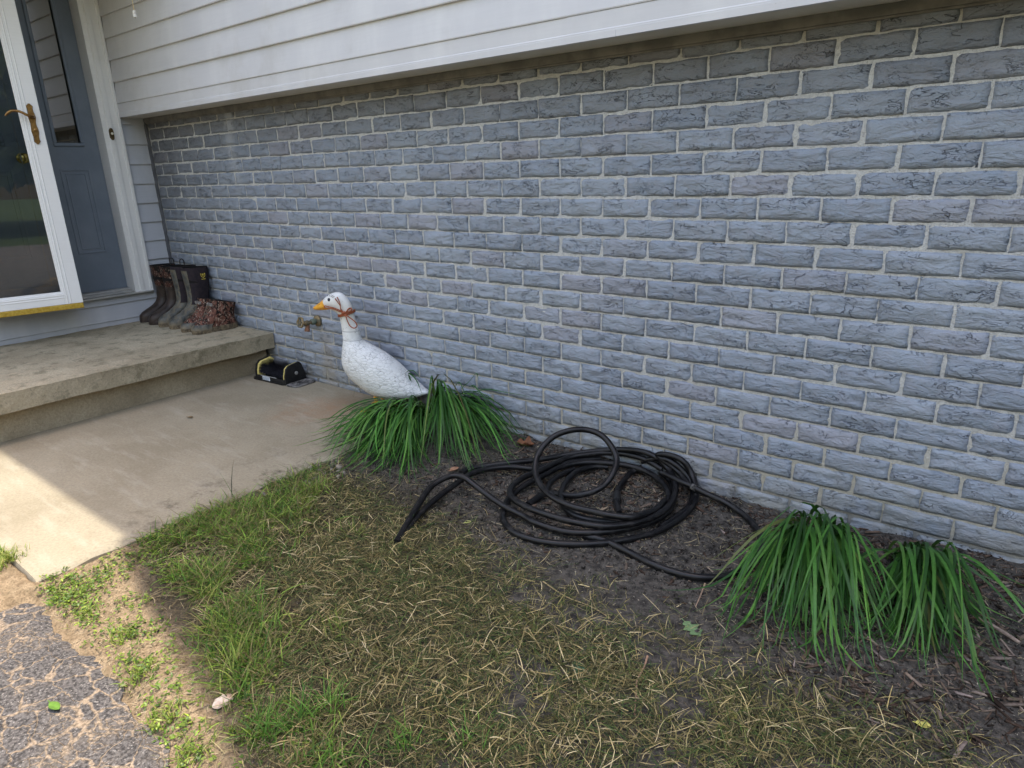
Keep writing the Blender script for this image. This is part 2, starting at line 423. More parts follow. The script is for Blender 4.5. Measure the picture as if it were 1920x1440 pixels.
# ---------------------------------------------------------------- house
H = thing("house", (0, 0, 0), "house front with grey painted brick below white overhanging lap siding and an entry door", "house")
ZT = 1.563; BH = .077; BW = .203
def brick_mat():
    k = NT("grey_painted_brick"); p = k.sep(); at_ = k.attr()
    rv = k.sep(at_)
    big = k.noise(1.3, 4); n = k.noise(26, 6, .65); fine = k.noise(140, 4)
    c = k.mix(rv[0], (.222, .262, .325), (.272, .312, .372))
    c = k.mix(k.ramp(n, .35, .7, 0, .5), c, (.25, .257, .295))
    c = k.mix(k.ramp(big, .45, .7, 0, .4), c, (.315, .355, .41))
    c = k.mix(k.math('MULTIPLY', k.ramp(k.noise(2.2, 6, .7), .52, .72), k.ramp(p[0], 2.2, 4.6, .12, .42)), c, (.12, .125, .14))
    c = k.mix(k.math('MULTIPLY', k.ramp(k.noise(17, 6, .75), .6, .72), .45), c, (.17, .165, .16))
    # rock-face fissures
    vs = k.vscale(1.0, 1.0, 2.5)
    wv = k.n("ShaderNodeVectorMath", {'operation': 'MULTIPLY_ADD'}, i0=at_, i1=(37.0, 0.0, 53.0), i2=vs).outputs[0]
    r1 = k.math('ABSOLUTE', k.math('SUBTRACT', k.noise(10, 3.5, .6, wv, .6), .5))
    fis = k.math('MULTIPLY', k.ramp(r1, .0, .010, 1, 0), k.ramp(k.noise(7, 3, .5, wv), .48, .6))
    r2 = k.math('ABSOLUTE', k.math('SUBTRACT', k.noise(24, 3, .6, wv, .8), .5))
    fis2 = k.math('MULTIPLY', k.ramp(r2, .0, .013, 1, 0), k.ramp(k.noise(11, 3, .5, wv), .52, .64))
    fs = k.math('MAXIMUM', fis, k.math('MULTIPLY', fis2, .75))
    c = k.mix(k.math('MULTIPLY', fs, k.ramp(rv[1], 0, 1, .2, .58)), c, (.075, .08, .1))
    c = k.mix(k.math('MULTIPLY', k.ramp(k.noise(90, 4, .7), .66, .74), .5), c, (.09, .09, .1)); c = k.mix(k.math('MULTIPLY', k.ramp(rv[2], .8, 1.0), .35), c, (.30, .275, .31))
    # grime: brown under the overhang, ochre splash at the ground, a pale lime run
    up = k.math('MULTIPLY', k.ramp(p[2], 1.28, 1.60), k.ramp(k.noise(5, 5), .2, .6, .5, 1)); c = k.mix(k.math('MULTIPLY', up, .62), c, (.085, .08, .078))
    lf = k.ramp(p[0], 1.15, .1, 0, .55); c = k.mix(k.math('MULTIPLY', lf, k.ramp(p[2], .7, 1.3)), c, (.10, .10, .105))  # shade of the upper entry corner mixed into the brick colour
    dn = k.math('MULTIPLY', k.ramp(k.math('ADD', p[2], k.math('MULTIPLY', k.noise(3, 4), .3)), .42, .12), k.ramp(k.noise(12, 5), .3, .62, .1, .6)); c = k.mix(dn, c, (.22, .205, .15))
    px_ = k.math('ADD', p[0], k.math('MULTIPLY', k.math('SUBTRACT', k.noise(6, 4), .5), .16))
    run = k.math('MULTIPLY', k.ramp(k.math('ABSOLUTE', k.math('SUBTRACT', px_, 1.04)), .075, .01), k.ramp(p[2], 1.0, 1.35)); c = k.mix(k.math('MULTIPLY', run, .45), c, (.42, .44, .48))
    px2 = k.math('ADD', p[0], k.math('MULTIPLY', k.math('SUBTRACT', k.noise(9, 4), .5), .1))
    tap = k.math('MULTIPLY', k.ramp(k.math('ABSOLUTE', k.math('SUBTRACT', px2, 1.76)), .10, .02), k.ramp(p[2], .42, .2)); c = k.mix(k.math('MULTIPLY', tap, .28), c, (.34, .25, .12))
    h = k.math('SUBTRACT', k.math('ADD', k.math('MULTIPLY', k.noise(16, 5, .6, wv, .5), .8), k.math('MULTIPLY', fine, .16)), k.math('MULTIPLY', fs, .6))
    return k.fin(c, .58, k.bump(h, 1.0, .016), .4)
def mortar_mat():
    k = NT("pale_mortar"); p = k.sep(); n = k.noise(70, 5, .7); f = k.noise(220, 4)
    c = k.mix(k.ramp(n, .3, .7), (.42, .42, .415), (.58, .58, .56))
    c = k.mix(k.ramp(f, .25, .47, .85, 0), c, (.16, .15, .135))
    c = k.mix(k.ramp(k.noise(4, 5), .5, .75, 0, .4), c, (.27, .27, .285))
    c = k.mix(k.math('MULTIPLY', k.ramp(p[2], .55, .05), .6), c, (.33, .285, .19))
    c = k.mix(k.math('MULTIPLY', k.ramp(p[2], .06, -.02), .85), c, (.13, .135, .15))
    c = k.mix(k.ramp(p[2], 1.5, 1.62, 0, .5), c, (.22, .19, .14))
    return k.fin(c, .95, k.bump(f, .8, .005, k.bump(n, .6, .006)), .15)
NXB, NZB = 15, 8
bu = np.linspace(0, 1, NXB); bv = np.linspace(0, 1, NZB)
U, Vv = np.meshgrid(bu, bv); U = U.ravel(); Vv = Vv.ravel()
bF = []
for j in range(NZB - 1):
    for i in range(NXB - 1): q = j * NXB + i; bF.append((q, q + 1, q + NXB + 1, q + NXB))
ring = [i for i in range(NXB)] + [j * NXB + NXB - 1 for j in range(1, NZB)] + [(NZB - 1) * NXB + i for i in range(NXB - 2, -1, -1)] + [j * NXB for j in range(NZB - 2, 0, -1)]
AV = []; AF = []; AC = []; base = 0; bid = 0; nring = len(ring)
for cidx in range(0, 23):
    z1 = ZT - BH * (cidx - 1); z0 = z1 - BH
    us = np.arange(0, 33) + (0 if cidx % 2 else -.5)
    for u in us:
        x0 = max(u, 0.0) * BW; x1 = (u + 1) * BW; bid += 1
        rr = np.random.default_rng(bid)
        g = .0037; xa = x0 + g + rr.normal(0, .0012); xb = x1 - g + rr.normal(0, .0012); za = z0 + g + rr.normal(0, .0012); zb = z1 - g + rr.normal(0, .001)
        x = xa + (xb - xa) * U; z = za + (zb - za) * Vv
        bd = np.minimum(np.minimum(U * (xb - xa), (1 - U) * (xb - xa)), np.minimum(Vv, 1 - Vv) * (zb - za))
        x = x + (vn(x * 60 + bid * 3.7, z * 60, 2) - .5) * .005 * np.exp(-bd / .010); z = z + (vn(x * 45 + bid * 1.9, z * 45, 4) - .5) * .005 * np.exp(-bd / .010)
        dep = np.minimum(1, bd / .007) ** .6
        y = -.0065 * dep - (fbm(x * 16 + bid * 7.3, z * 34 + bid, 6, 3) - .45) * .013 * dep + rr.normal(0, .0012)
        P = np.stack([x, y, z], 1); Rg = P[ring].copy(); Rg[:, 1] = .012
        AV.append(P); AV.append(Rg)
        o = base
        for f_ in bF: AF.append((f_[0] + o, f_[1] + o, f_[2] + o, f_[3] + o))
        n0 = o + NXB * NZB
        for i in range(nring):
            j = (i + 1) % nring; AF.append((o + ring[i], n0 + i, n0 + j, o + ring[j]))
        cc = np.array([rr.random() ** 1.3, rr.random(), rr.random()]); AC.append(np.tile(cc, (NXB * NZB + nring, 1)))
        base += NXB * NZB + nring
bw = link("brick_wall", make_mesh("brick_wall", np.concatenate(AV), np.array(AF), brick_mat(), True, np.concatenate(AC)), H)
# mortar bed behind and between the bricks
mx_ = np.arange(-.02, 6.75, .022); mz = np.arange(-.12, 1.66, .0154)
X, Zm = np.meshgrid(mx_, mz); X = X.ravel(); Zm = Zm.ravel()
Ym = .0005 + (fbm(X * 25, Zm * 25, 12) - .5) * .006 + (vn(X * 70, Zm * 70, 13) - .5) * .002
nx = len(mx_); ii = (np.arange(len(mz) - 1)[:, None] * nx + np.arange(nx - 1)[None, :]).ravel()
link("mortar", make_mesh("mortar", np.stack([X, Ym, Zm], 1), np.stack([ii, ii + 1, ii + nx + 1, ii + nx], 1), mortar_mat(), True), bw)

def siding_mat(name, c1, c2, grime=.35):
    k = NT(name); p = k.sep()
    st = k.noise(3, 5, .6, k.vscale(1.5, 1.5, .5)); gr = k.noise(40, 3, .5, k.vscale(.12, .12, 3))
    c = k.mix(k.ramp(st, .4, .75), c1, c2); c = k.mix(k.ramp(gr, .35, .7, 0, .12), c, tuple(q * .8 for q in c1))
    c = k.mix(k.math('MULTIPLY', k.ramp(k.noise(1.6, 6, .7), .5, .75), grime), c, (.36, .34, .30))
    c = k.mix(k.ramp(k.noise(110, 4), .71, .78, 0, .5), c, (.2, .18, .16))
    return k.fin(c, .55, k.bump(gr, .12, .002), .35)
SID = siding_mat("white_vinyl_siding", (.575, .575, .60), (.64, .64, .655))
SID2 = siding_mat("shaded_vinyl_siding", (.43, .45, .495), (.52, .54, .575), .3)  # same siding as SID, the entry wall's shade put into a darker colour
WHT = siding_mat("white_trim", (.72, .72, .71), (.80, .80, .79), .22)
LAP = .131
# overhanging upper storey: laps along x
mb = MB(); z = 1.72; yb = -.176; yt = -.163
for i in range(19):
    z0 = z + i * LAP; z1 = z0 + LAP + .006
    prof = [(yt + .02, z1), (yt, z1), (yb, z0 + .004), (yb + .0015, z0), (yb + .014, z0 - .0005)]
    cuts = [-.028, 3.62, 8.2] if i == 0 else ([-.028, 5.6, 8.2] if i % 3 == 1 else [-.028, 1.9 + .7 * (i % 2) + 3, 8.2])
    if i == 0: cuts = [-.028, 8.2]
    for a_, b_ in zip(cuts[:-1], cuts[1:]):
        o = .0012 if a_ > 0 else 0
        V = [(a_ - (.02 if a_ > 0 else 0), y_ - o, z_) for y_, z_ in prof] + [(b_, y_ - o, z_) for y_, z_ in prof]
        mb.add(V, [(j, j + 1, j + 6, j + 5) for j in range(4)] + [(0, 4, 3, 2, 1), (5, 6, 7, 8, 9)])
mb.build("lap_siding", SID, H)
# starter band with a bead, overlapping joints as in the photo
mb = MB()
for a_, b_, o in ((-.028, 3.64, 0), (3.60, 8.2, .0016)):
    prof = [(-.166, 1.7205), (-.1712, 1.7185), (-.1716, 1.664), (-.1738, 1.661), (-.1738, 1.6565), (-.1742, 1.655), (-.1742, 1.6335), (-.160, 1.6325)]
    V = [(a_, y_ - o, z_) for y_, z_ in prof] + [(b_, y_ - o, z_) for y_, z_ in prof]; n = len(prof)
    mb.add(V, [(j, j + 1, j + n + 1, j + n) for j in range(n - 1)] + [tuple(range(n)), tuple(range(2 * n - 1, n - 1, -1))])
mb.box((3.795, -.1772, 1.6328), (3.80, -.174, 1.6548))
mb.build("starter_strip", SID, H)
SOF = simple("soffit_vinyl", (.58, .55, .48), (.66, .63, .56), 4, .6)
mb = MB(); mb.box((-.028, -.1735, 1.6345), (8.2, .02, 1.648)); mb.build("overhang_soffit", SOF, H)
mb = MB(); mb.box((0.0, -.020, 1.603), (8.2, .004, 1.634)); mb.box((0.0, -.012, 1.596), (8.2, .004, 1.6032)); mb.build("frieze_board", simple("dirty_grey_board", (.13, .125, .12), (.2, .19, .18), 12, .8), H)
mb = MB(); mb.box((-.0275, -.183, 1.633), (-.012, -.172, 2.9)); mb.build("corner_bead", WHT, H)
mb = MB(); mb.box((-.026, -.016, ST), (-.004, .003, 1.632)); mb.build("corner_channel", simple("dark_grey_channel", (.085, .09, .10), (.14, .145, .16), 9, .6), H)

# entry wall (perpendicular): laps along y; xw = face
XW = -.03
def lapwall(mb, ya, yb_, z0s, ztop):
    for z0 in z0s:
        z1 = min(z0 + LAP + .006, ztop)
        xt, xb = XW - .003, XW + .010
        xt2 = xb + (xt - xb) * (z1 - z0) / (LAP + .006)
        prof = [(xt2 - .02, z1), (xt2, z1), (xb, z0 + .004), (xb - .0015, z0), (xt - .012, z0 - .0005)]
        V = [(x_, ya, z_) for x_, z_ in prof] + [(x_, yb_, z_) for x_, z_ in prof]
        mb.add(V, [(j, j + 1, j + 6, j + 5) for j in range(4)] + [(0, 4, 3, 2, 1), (5, 6, 7, 8, 9)])
mb = MB(); zs = [1.463 + LAP * i for i in range(-9, 9)]
lapwall(mb, -.168, -.004, [z for z in zs if z > ST + .1], 2.62)
lapwall(mb, -2.15, -.004, [.287, ], .403); lapwall(mb, -2.15, -.004, [.403], .4545)
mb.box((XW - .02, -2.15, ST - .03), (XW + .004, -.004, .292))
lapwall(mb, -2.15, -1.78, zs[1:], 2.62)
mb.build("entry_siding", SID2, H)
mb = MB(); mb.box((XW - .02, -2.15, 2.62), (XW + .004, -.005, 4.05)); mb.build("upper_entry_wall", SID2, H)
# casing (stepped profile) and jambs
def stile(mb, prof, z0, z1):
    n = len(prof); V = [(x, y, z0) for x, y in prof] + [(x, y, z1) for x, y in prof]
    mb.add(V, [(j, (j + 1) % n, (j + 1) % n + n, j + n) for j in range(n)] + [tuple(range(n)), tuple(range(2 * n - 1, n - 1, -1))])
HINGE_Y = -1.60; JY = -.295
cas = [(-.06, -.172), (-.006, -.172), (-.004, -.176), (-.004, -.190), (-.010, -.193), (-.010, -.232), (-.002, -.236), (-.002, -.262), (-.012, -.268), (-.012, JY), (-.14, JY), (-.14, JY + .03), (-.06, JY + .03)]
mb = MB(); stile(mb, cas, .464, 2.62)
mir = [(x, 2 * (JY + HINGE_Y) / 2 - y) for x, y in cas]; stile(mb, mir, .464, 2.62)
mb.box((-.14, HINGE_Y - .12, 2.555), (-.003, -.172, 2.70))
mb.build("door_casing", WHT, H)
mb = MB(); mb.box((-.14, HINGE_Y, .4555), (.012, -.178, .466), .002); mb.box((-.14, HINGE_Y + .004, .466), (-.065, JY - .003, .492), .004); mb.box((-.062, HINGE_Y + .004, .4665), (-.02, JY - .003, .478), .003)
mb.build("door_sill", simple("sill_metal", (.36, .36, .35), (.46, .45, .42), 10, .45, metal=.3), H)
mb = MB(); mb.box((-.21, HINGE_Y - .3, .30), (-.178, 0, 2.62)); mb.build("door_backing", simple("dark_interior", (.012, .011, .01)), H)

BLU = simple("blue_grey_door_paint", (.145, .175, .215), (.175, .205, .245), 5, .42, .08, 60, .4)
GLS = NT("dark_window_glass"); GLS.fin((.012, .012, .012), .03, None, .5)
_g = GLS.n("ShaderNodeBsdfGlossy", None, Roughness=.01); _g.inputs['Color'].default_value = (1, 1, 1, 1); _m = GLS.n("ShaderNodeMixShader", None, Fac=.17); GLS.t.links.new(GLS.p.outputs[0], _m.inputs[1]); GLS.t.links.new(_g.outputs[0], _m.inputs[2]); GLS.t.links.new(_m.outputs[0], GLS.out.inputs[0]); GLS = GLS.m
BRS = simple("aged_brass", (.32, .19, .07), (.2, .11, .045), 60, .32, metal=1.0)
BRI = simple("bright_brass", (.55, .40, .13), (.40, .27, .08), 30, .22, metal=1.0)
def leaf(parent, name, y0, y1, win, pan, xf_=-.13, d=.04):
    """door leaf or fixed side panel with a narrow window and a raised lower panel"""
    mb = MB(); z0, z1 = .494, 2.553
    wy0, wy1, wz0, wz1 = win
    mb.box((xf_ - d, y0, z0), (xf_, y1, wz0)); mb.box((xf_ - d, y0, wz1), (xf_, y1, z1)); mb.box((xf_ - d, y0, wz0), (xf_, wy0, wz1)); mb.box((xf_ - d, wy1, wz0), (xf_, y1, wz1))
    for (a0, a1, b0, b1) in pan:
        for (s_, x_) in ((0, .004), (.022, -.0), (.030, .0045)):
            pass
        for (p0, p1, h_) in ((0, .012, .005), (.028, .036, .004)):
            mb.box((xf_ - .002, a0 + p0, b0 + p0), (xf_ + h_, a1 - p0, b0 + p1), .0015); mb.box((xf_ - .002, a0 + p0, b1 - p1), (xf_ + h_, a1 - p0, b1 - p0), .0015)
            mb.box((xf_ - .002, a0 + p0, b0 + p1), (xf_ + h_, a0 + p1, b1 - p1), .0015); mb.box((xf_ - .002, a1 - p1, b0 + p1), (xf_ + h_, a1 - p0, b1 - p1), .0015)
    o = mb.build(name, BLU, parent)
    mb = MB(); q = .022
    for (A, B) in (((wy0 - q, wz0 - q), (wy1 + q, wz0)), ((wy0 - q, wz1), (wy1 + q, wz1 + q)), ((wy0 - q, wz0), (wy0, wz1)), ((wy1, wz0), (wy1 + q, wz1))):
        mb.box((xf_ - .02, A[0], A[1]), (xf_ + .010, B[0], B[1]), .004)
    mb.build("window_frame", BLU, o)
    mb = MB(); mb.box((xf_ - .018, wy0, wz0), (xf_ - .012, wy1, wz1)); mb.build("window_pane", GLS, o)
    return o
leaf(H, "side_panel", -.66, JY - .002, (-.545, -.405, 1.475, 2.42), [(-.565, -.385, .755, 1.31)])
ed = leaf(H, "entry_door", HINGE_Y + .004, -.70, (-1.44, -.86, 1.475, 2.42), [(-1.12, -.83, .755, 1.31), (-1.47, -1.18, .755, 1.31)])
mb = MB(); mb.box((-.165, -.698, .494), (-.11, -.662, 2.553)); mb.build("mullion", BLU, H)
mb = MB(); mb.lathe([(.032, 0), (.032, .006), (.014, .010), (.012, .028), (.026, .036), (.031, .048), (.029, .060), (.018, .068), (.0, .070)], (-.13, -.762, 1.379), (1, 0, 0), 20)
mb.build("door_knob", BRI, ed, smooth=True)

# storm door, ajar about 14 degrees, hinged on the far side
th = R(14); Wd = .905
def sxf(V):
    """local (n outward, t along width, z) -> world"""
    V = np.asarray(V, float); o = V.copy()
    o[:, 0] = .002 + V[:, 1] * math.sin(th) + V[:, 0] * math.cos(th)
    o[:, 1] = HINGE_Y + V[:, 1] * math.cos(th) - V[:, 0] * math.sin(th); return o
sdoor = bpy.data.objects.new("storm_door", None); COL.objects.link(sdoor); sdoor.parent = H; sdoor.location = (.002, HINGE_Y, .46)
SW = .098; zb, zt = .487, 2.52; gb = .558
mb = MB()
def fr(n0, n1, t0, t1, z0, z1, b=.002): mb.box((n0, t0, z0), (n1, t1, z1), b)
fr(-.016, .016, Wd - SW, Wd, zb, zt); fr(-.016, .016, 0, SW, zb, zt); fr(-.016, .0156, SW, Wd - SW, zb, gb); fr(-.016, .0156, SW, Wd - SW, zt - .1, zt)
# stepped inner bead
for (t0, t1) in ((Wd - SW - .010, Wd - SW + .002), (SW - .002, SW + .010)): fr(-.012, .009, t0, t1, gb - .001, zt - .1)
fr(-.012, .009, SW + .01, Wd - SW - .01, gb - .002, gb + .010)
for tt in (Wd - SW + .012, Wd - SW + .03): fr(.01, .0185, tt, tt + .006, zb + .004, zt - .02, .002)
for zz_ in (gb - .015, gb - .03): fr(.01, .0182, SW, Wd - SW + .012, zz_, zz_ + .005, .002)
FRW = siding_mat("white_storm_frame", (.80, .80, .80), (.84, .84, .835), .1)
mb.build("storm_frame", FRW, sdoor, xf=sxf)
mb = MB(); fr(-.012, .019, 0.0, Wd - .002, .453, zb - .001, .003); mb.build("gold_sweep", simple("worn_gold_sweep", (.42, .27, .035), (.56, .40, .08), 70, .42, .3, 200, metal=.35), sdoor, xf=sxf)
gk = NT("storm_glass")
gl = gk.n("ShaderNodeBsdfGlossy", None, Roughness=.008); gl.inputs["Color"].default_value = (1, 1, 1, 1)
tr = gk.n("ShaderNodeBsdfTransparent"); tr.inputs["Color"].default_value = (.80, .83, .84, 1)
fz = gk.n("ShaderNodeFresnel", None, IOR=1.62); mxs = gk.n("ShaderNodeMixShader", None, Fac=fz.outputs[0])
gk.t.links.new(tr.outputs[0], mxs.inputs[1]); gk.t.links.new(gl.outputs[0], mxs.inputs[2]); gk.t.links.new(mxs.outputs[0], gk.out.inputs[0])
mb = MB(); mb.box((.000, SW + .008, gb + .008), (.004, Wd - SW - .008, zt - .1)); mb.build("storm_glass", gk.m, sdoor, xf=sxf)
mb = MB()
for (t0, t1, z0, z1) in ((Wd - SW - .05, Wd - SW - .044, gb + .05, zt - .15), (SW + .044, SW + .05, gb + .05, zt - .15), (SW + .044, Wd - SW - .044, gb + .05, gb + .056)): fr(-.006, -.002, t0, t1, z0, z1, 0)
mb.build("screen_frame", simple("grey_screen_frame", (.2, .21, .22)), sdoor, xf=sxf)
# lever handle set
hz = 1.60; ht = Wd - .047
mb = MB(); prof = []
for i in range(17):
    a_ = i / 16; s_ = -1 + 2 * a_; wv = .017 * (1 - .18 * math.cos(s_ * 9)) * min(1, (1 - abs(s_)) * 9 + .25); prof.append((s_ * .112 - .04, wv))
secs = [[(.0165, ht - w_, hz + z_), (.0165, ht + w_, hz + z_), (.024, ht + w_ * .75, hz + z_), (.024, ht - w_ * .75, hz + z_)] for z_, w_ in prof]
mb.loft(secs)
mb.lathe([(.008, 0), (.008, .006), (.003, .007)], (.024, ht, hz - .075), (1, 0, 0), 12)
pl = mb.build("handle_plate", BRS, sdoor, xf=sxf)
mb = MB(); P = catmull([(.018, ht + .004, hz), (.045, ht + .004, hz - .001), (.058, ht - .02, hz + .004), (.058, ht - .055, hz + .024), (.056, ht - .09, hz + .028), (.055, ht - .115, hz + .014), (.056, ht - .128, hz + .000)], 5)
mb.tube(P, np.interp(np.linspace(0, 1, len(P)), [0, .3, .5, .8, 1], [.009, .008, .0075, .008, .004]), 10); mb.build("handle_lever", BRS, sdoor, xf=sxf, smooth=True)
# doorbell on the casing
mb = MB(); secs = []
for i in range(13):
    a_ = -1 + i / 6; wv = .0155 * math.sqrt(max(1 - a_ ** 4, .03)); secs.append([(-.004, -.249 - wv, 1.527 + a_ * .04), (-.004, -.249 + wv, 1.527 + a_ * .04), (.006, -.249 + wv * .7, 1.527 + a_ * .037), (.006, -.249 - wv * .7, 1.527 + a_ * .037)])
mb.loft(secs); db = mb.build("doorbell", simple("dark_bronze", (.10, .075, .04), (.16, .12, .06), 60, .4, metal=.8), H)
mb = MB(); mb.lathe([(.008, 0), (.008, .003), (.004, .006), (0, .0062)], (.006, -.249, 1.530), (1, 0, 0), 14); k = NT("bell_button"); mb.build("bell_button", k.fin((.75, .72, .6), .3), db, smooth=True)

# upper house: porch ceiling, eaves, roof with a front gable (their shadow falls across the path)
WD = simple("porch_ceiling_paint", (.26, .23, .19), (.32, .28, .23), 4, .7)
mb = MB(); mb.box((-.03, -1.55, 2.72), (.93, -.178, 2.78)); mb.box((.93, -1.58, 2.66), (.96, -.178, 2.86)); mb.box((-.03, -1.58, 2.66), (.93, -1.55, 2.86)); mb.build("porch_ceiling", WD, H)
mb = MB(); mb.box((0, .03, -.2), (8.2, 7.5, 1.60)); mb.box((0, -.15, 1.65), (8.2, 7.5, 4.04)); mb.box((-6, -2.15, -.2), (-.175, 7.5, 4.04)); mb.build("house_core", SID2, H)
SH = simple("roof_shingle", (.06, .058, .055), (.1, .095, .09), 25, .9, .4, 50)
mb = MB()
def slab(P, t_=.16):
    P = np.array(P, float); mb.add(np.concatenate([P, P + np.array((0, 0, t_))]), [(3, 2, 1, 0), (4, 5, 6, 7)] + [(i, (i + 1) % 4, (i + 1) % 4 + 4, i + 4) for i in range(4)])
EY = -.45; EZ = 4.04
slab([(-.3, EY, EZ), (8.5, EY, EZ), (8.5, 4, EZ + 1.75), (-.3, 4, EZ + 1.75)]); slab([(-.3, 4, EZ + 1.75), (8.5, 4, EZ + 1.75), (8.5, 8, EZ), (-.3, 8, EZ)])
slab([(-6.4, -2.5, EZ), (.15, -2.5, EZ), (.15, 3, EZ + 1.9), (-6.4, 3, EZ + 1.9)]); slab([(-6.4, 3, EZ + 1.9), (.15, 3, EZ + 1.9), (.15, 8, EZ), (-6.4, 8, EZ)])
GX = 5.3; GXL = 2.62; GH = 2.1
slab([(GXL, EY - .02, EZ + .02), (GX, EY - .02, EZ + .02 + GH), (GX, 4, EZ + GH), (GXL, 4, EZ)]); slab([(GX, EY - .02, EZ + .02 + GH), (2 * GX - GXL, EY - .02, EZ + .02), (2 * GX - GXL, 4, EZ), (GX, 4, EZ + GH)])
mb.build("roof", SH, H)
mb = MB(); mb.add([(GXL, -.16, EZ), (2 * GX - GXL, -.16, EZ), (GX, -.16, EZ + GH), (GXL, -.12, EZ), (2 * GX - GXL, -.12, EZ), (GX, -.12, EZ + GH)], [(0, 1, 2), (5, 4, 3), (0, 3, 4, 1), (1, 4, 5, 2), (2, 5, 3, 0)]); mb.build("gable_wall", SID, H)

# ---------------------------------------------------------------- goose statue
GP = np.array((2.335, -.15, 0.0)); GA = R(20); GH_ = np.array((-math.cos(GA), -math.sin(GA), 0)); GN = np.array((-GH_[1], GH_[0], 0))
GN = GN if GN[1] < 0 else -GN           # side that faces the camera
def gpt(cx_, cy_): return at_plane(460 + cx_ / 4.8, 520 + cy_ / 4.8, GP, GN)
pairs = [((755, 289), (703, 200), .021), ((762, 289), (735, 170), .027), ((775, 290), (785, 140), .034), ((792, 296), (850, 137), .0365), ((815, 308), (905, 178), .035), ((836, 322), (946, 245), .033), ((852, 342), (968, 305), .031),
         ((864, 400), (986, 385), .031), ((877, 480), (1020, 485), .036), ((888, 560), (1046, 565), .044), ((884, 650), (1112, 604), .066), ((884, 730), (1190, 648), .086), ((900, 800), (1280, 706), .098), ((950, 885), (1362, 770), .105),
         ((1050, 972), (1440, 843), .105), ((1150, 1040), (1508, 912), .098), ((1310, 1088), (1566, 965), .082), ((1450, 1090), (1606, 998), .058), ((1560, 1072), (1640, 1018), .034), ((1618, 1052), (1658, 1036), .016)]
A_ = catmull([gpt(*p[0]) for p in pairs], 4); B_ = catmull([gpt(*p[1]) for p in pairs], 4); W_ = np.interp(np.linspace(0, len(pairs) - 1, len(A_)), range(len(pairs)), [p[2] for p in pairs])
def gsec(a, b, w_, k=28, pw=1.0):
    c = (a + b) / 2; h = (b - a) / 2
    return [c + math.cos(2 * math.pi * j / k) * h + math.sin(2 * math.pi * j / k) * GN * w_ for j in range(k)]
k = NT("weathered_white_plastic")
base = k.mix(k.ramp(k.noise(7, 5), .4, .7), (.60, .61, .60), (.70, .71, .71))
p = k.sep()
base = k.mix(k.math('MULTIPLY', k.ramp(p[2], .40, .54, 0, 1), k.ramp(p[2], .64, .54, 0, .45)), base, (.52, .48, .40))
base = k.mix(k.ramp(k.noise(60, 5, .75), .60, .68, 0, .85), base, (.10, .09, .07))
base = k.mix(k.ramp(k.noise(14, 5, .7), .6, .75, 0, .35), base, (.38, .35, .28))
dv = k.n("ShaderNodeVectorMath", {'operation': 'DOT_PRODUCT'}, i0=k.tc, i1=(.75, .3, -.62)).outputs["Value"]
rows = k.math('ADD', k.math('MULTIPLY', dv, 36), k.math('MULTIPLY', k.noise(22, 3), 1.3)); saw = k.math('FRACT', rows)
sv = k.n('ShaderNodeMapping', None, Vector=k.tc); sv.inputs['Rotation'].default_value = (0, -.62, -.35); sv.inputs['Scale'].default_value = (.8, 1, 1.7); ve = k.vor(38, 'DISTANCE_TO_EDGE', k.n('ShaderNodeVectorMath', {'operation': 'MULTIPLY_ADD'}, i0=k.noise(30, 3, col=True), i1=(.03, .03, .03), i2=sv.outputs[0]).outputs[0])
lowm = k.ramp(p[2], .44, .36); bar = k.math('MULTIPLY', k.noise(120, 3), .3)
line = k.math('MULTIPLY', k.math('MULTIPLY', k.ramp(ve, .07, .015), k.ramp(k.noise(18, 3), .42, .58)), lowm)
for zz in (gpt(950, 478)[2], gpt(960, 556)[2]): line = k.math('MAXIMUM', line, k.ramp(k.math('ABSOLUTE', k.math('SUBTRACT', p[2], float(zz))), .0035, .001))
base = k.mix(k.math('MULTIPLY', line, .6), base, (.20, .20, .20))
gm = k.fin(base, .5, k.bump(k.math('ADD', k.math('MULTIPLY', k.ramp(ve, .0, .25), lowm), bar), .38, .005), .4)
g = thing("goose_statue", tuple(GP), "white plastic goose lawn statue with orange beak standing against the brick wall", "statue")
mb = MB(); mb.loft([gsec(a, b, w_) for a, b, w_ in zip(A_, B_, W_)]); mb.build("goose_body", gm, g, smooth=True)
beak = [((758, 291), (700, 199), .0205), ((720, 293), (676, 222), .019), ((690, 294), (655, 238), .0165), ((660, 294), (634, 254), .013), ((632, 293), (618, 265), .008), ((618, 288), (613, 274), .003)]
A2 = catmull([gpt(*p[0]) for p in beak], 4); B2 = catmull([gpt(*p[1]) for p in beak], 4); W2 = np.interp(np.linspace(0, len(beak) - 1, len(A2)), range(len(beak)), [p[2] for p in beak])
mb = MB(); mb.loft([gsec(a, b, w_, 20) for a, b, w_ in zip(A2, B2, W2 + .0012)])
ORG = simple("orange_paint", (.62, .27, .018), (.72, .36, .045), 60, .45, .15, 120)
bk = mb.build("goose_beak", ORG, g, smooth=True)
BLK = simple("black_paint", (.012, .012, .016), None, 1, .3)
def side(cx_, cy_, off): return gpt(cx_, cy_) + GN * off
mb = MB(); mb.tube([side(642, 272, .0105), side(690, 272, .0178), side(735, 268, .0215), side(765, 268, .0235)], [.0006, .001, .001, .0006], 5); mb.tube([side(672, 244, .0165), side(682, 238, .0165), side(690, 236, .0165)], .0011, 5)
mb.build("beak_lines", simple("dark_orange", (.28, .09, .01)), bk)
mb = MB(); c_ = side(783, 193, .0305); mb.lathe([(.0, -.004), (.0092, -.003), (.0095, .001), (.0068, .0042), (0, .0055)], c_, GN, 16); ey = mb.build("goose_eye", BLK, g, smooth=True)
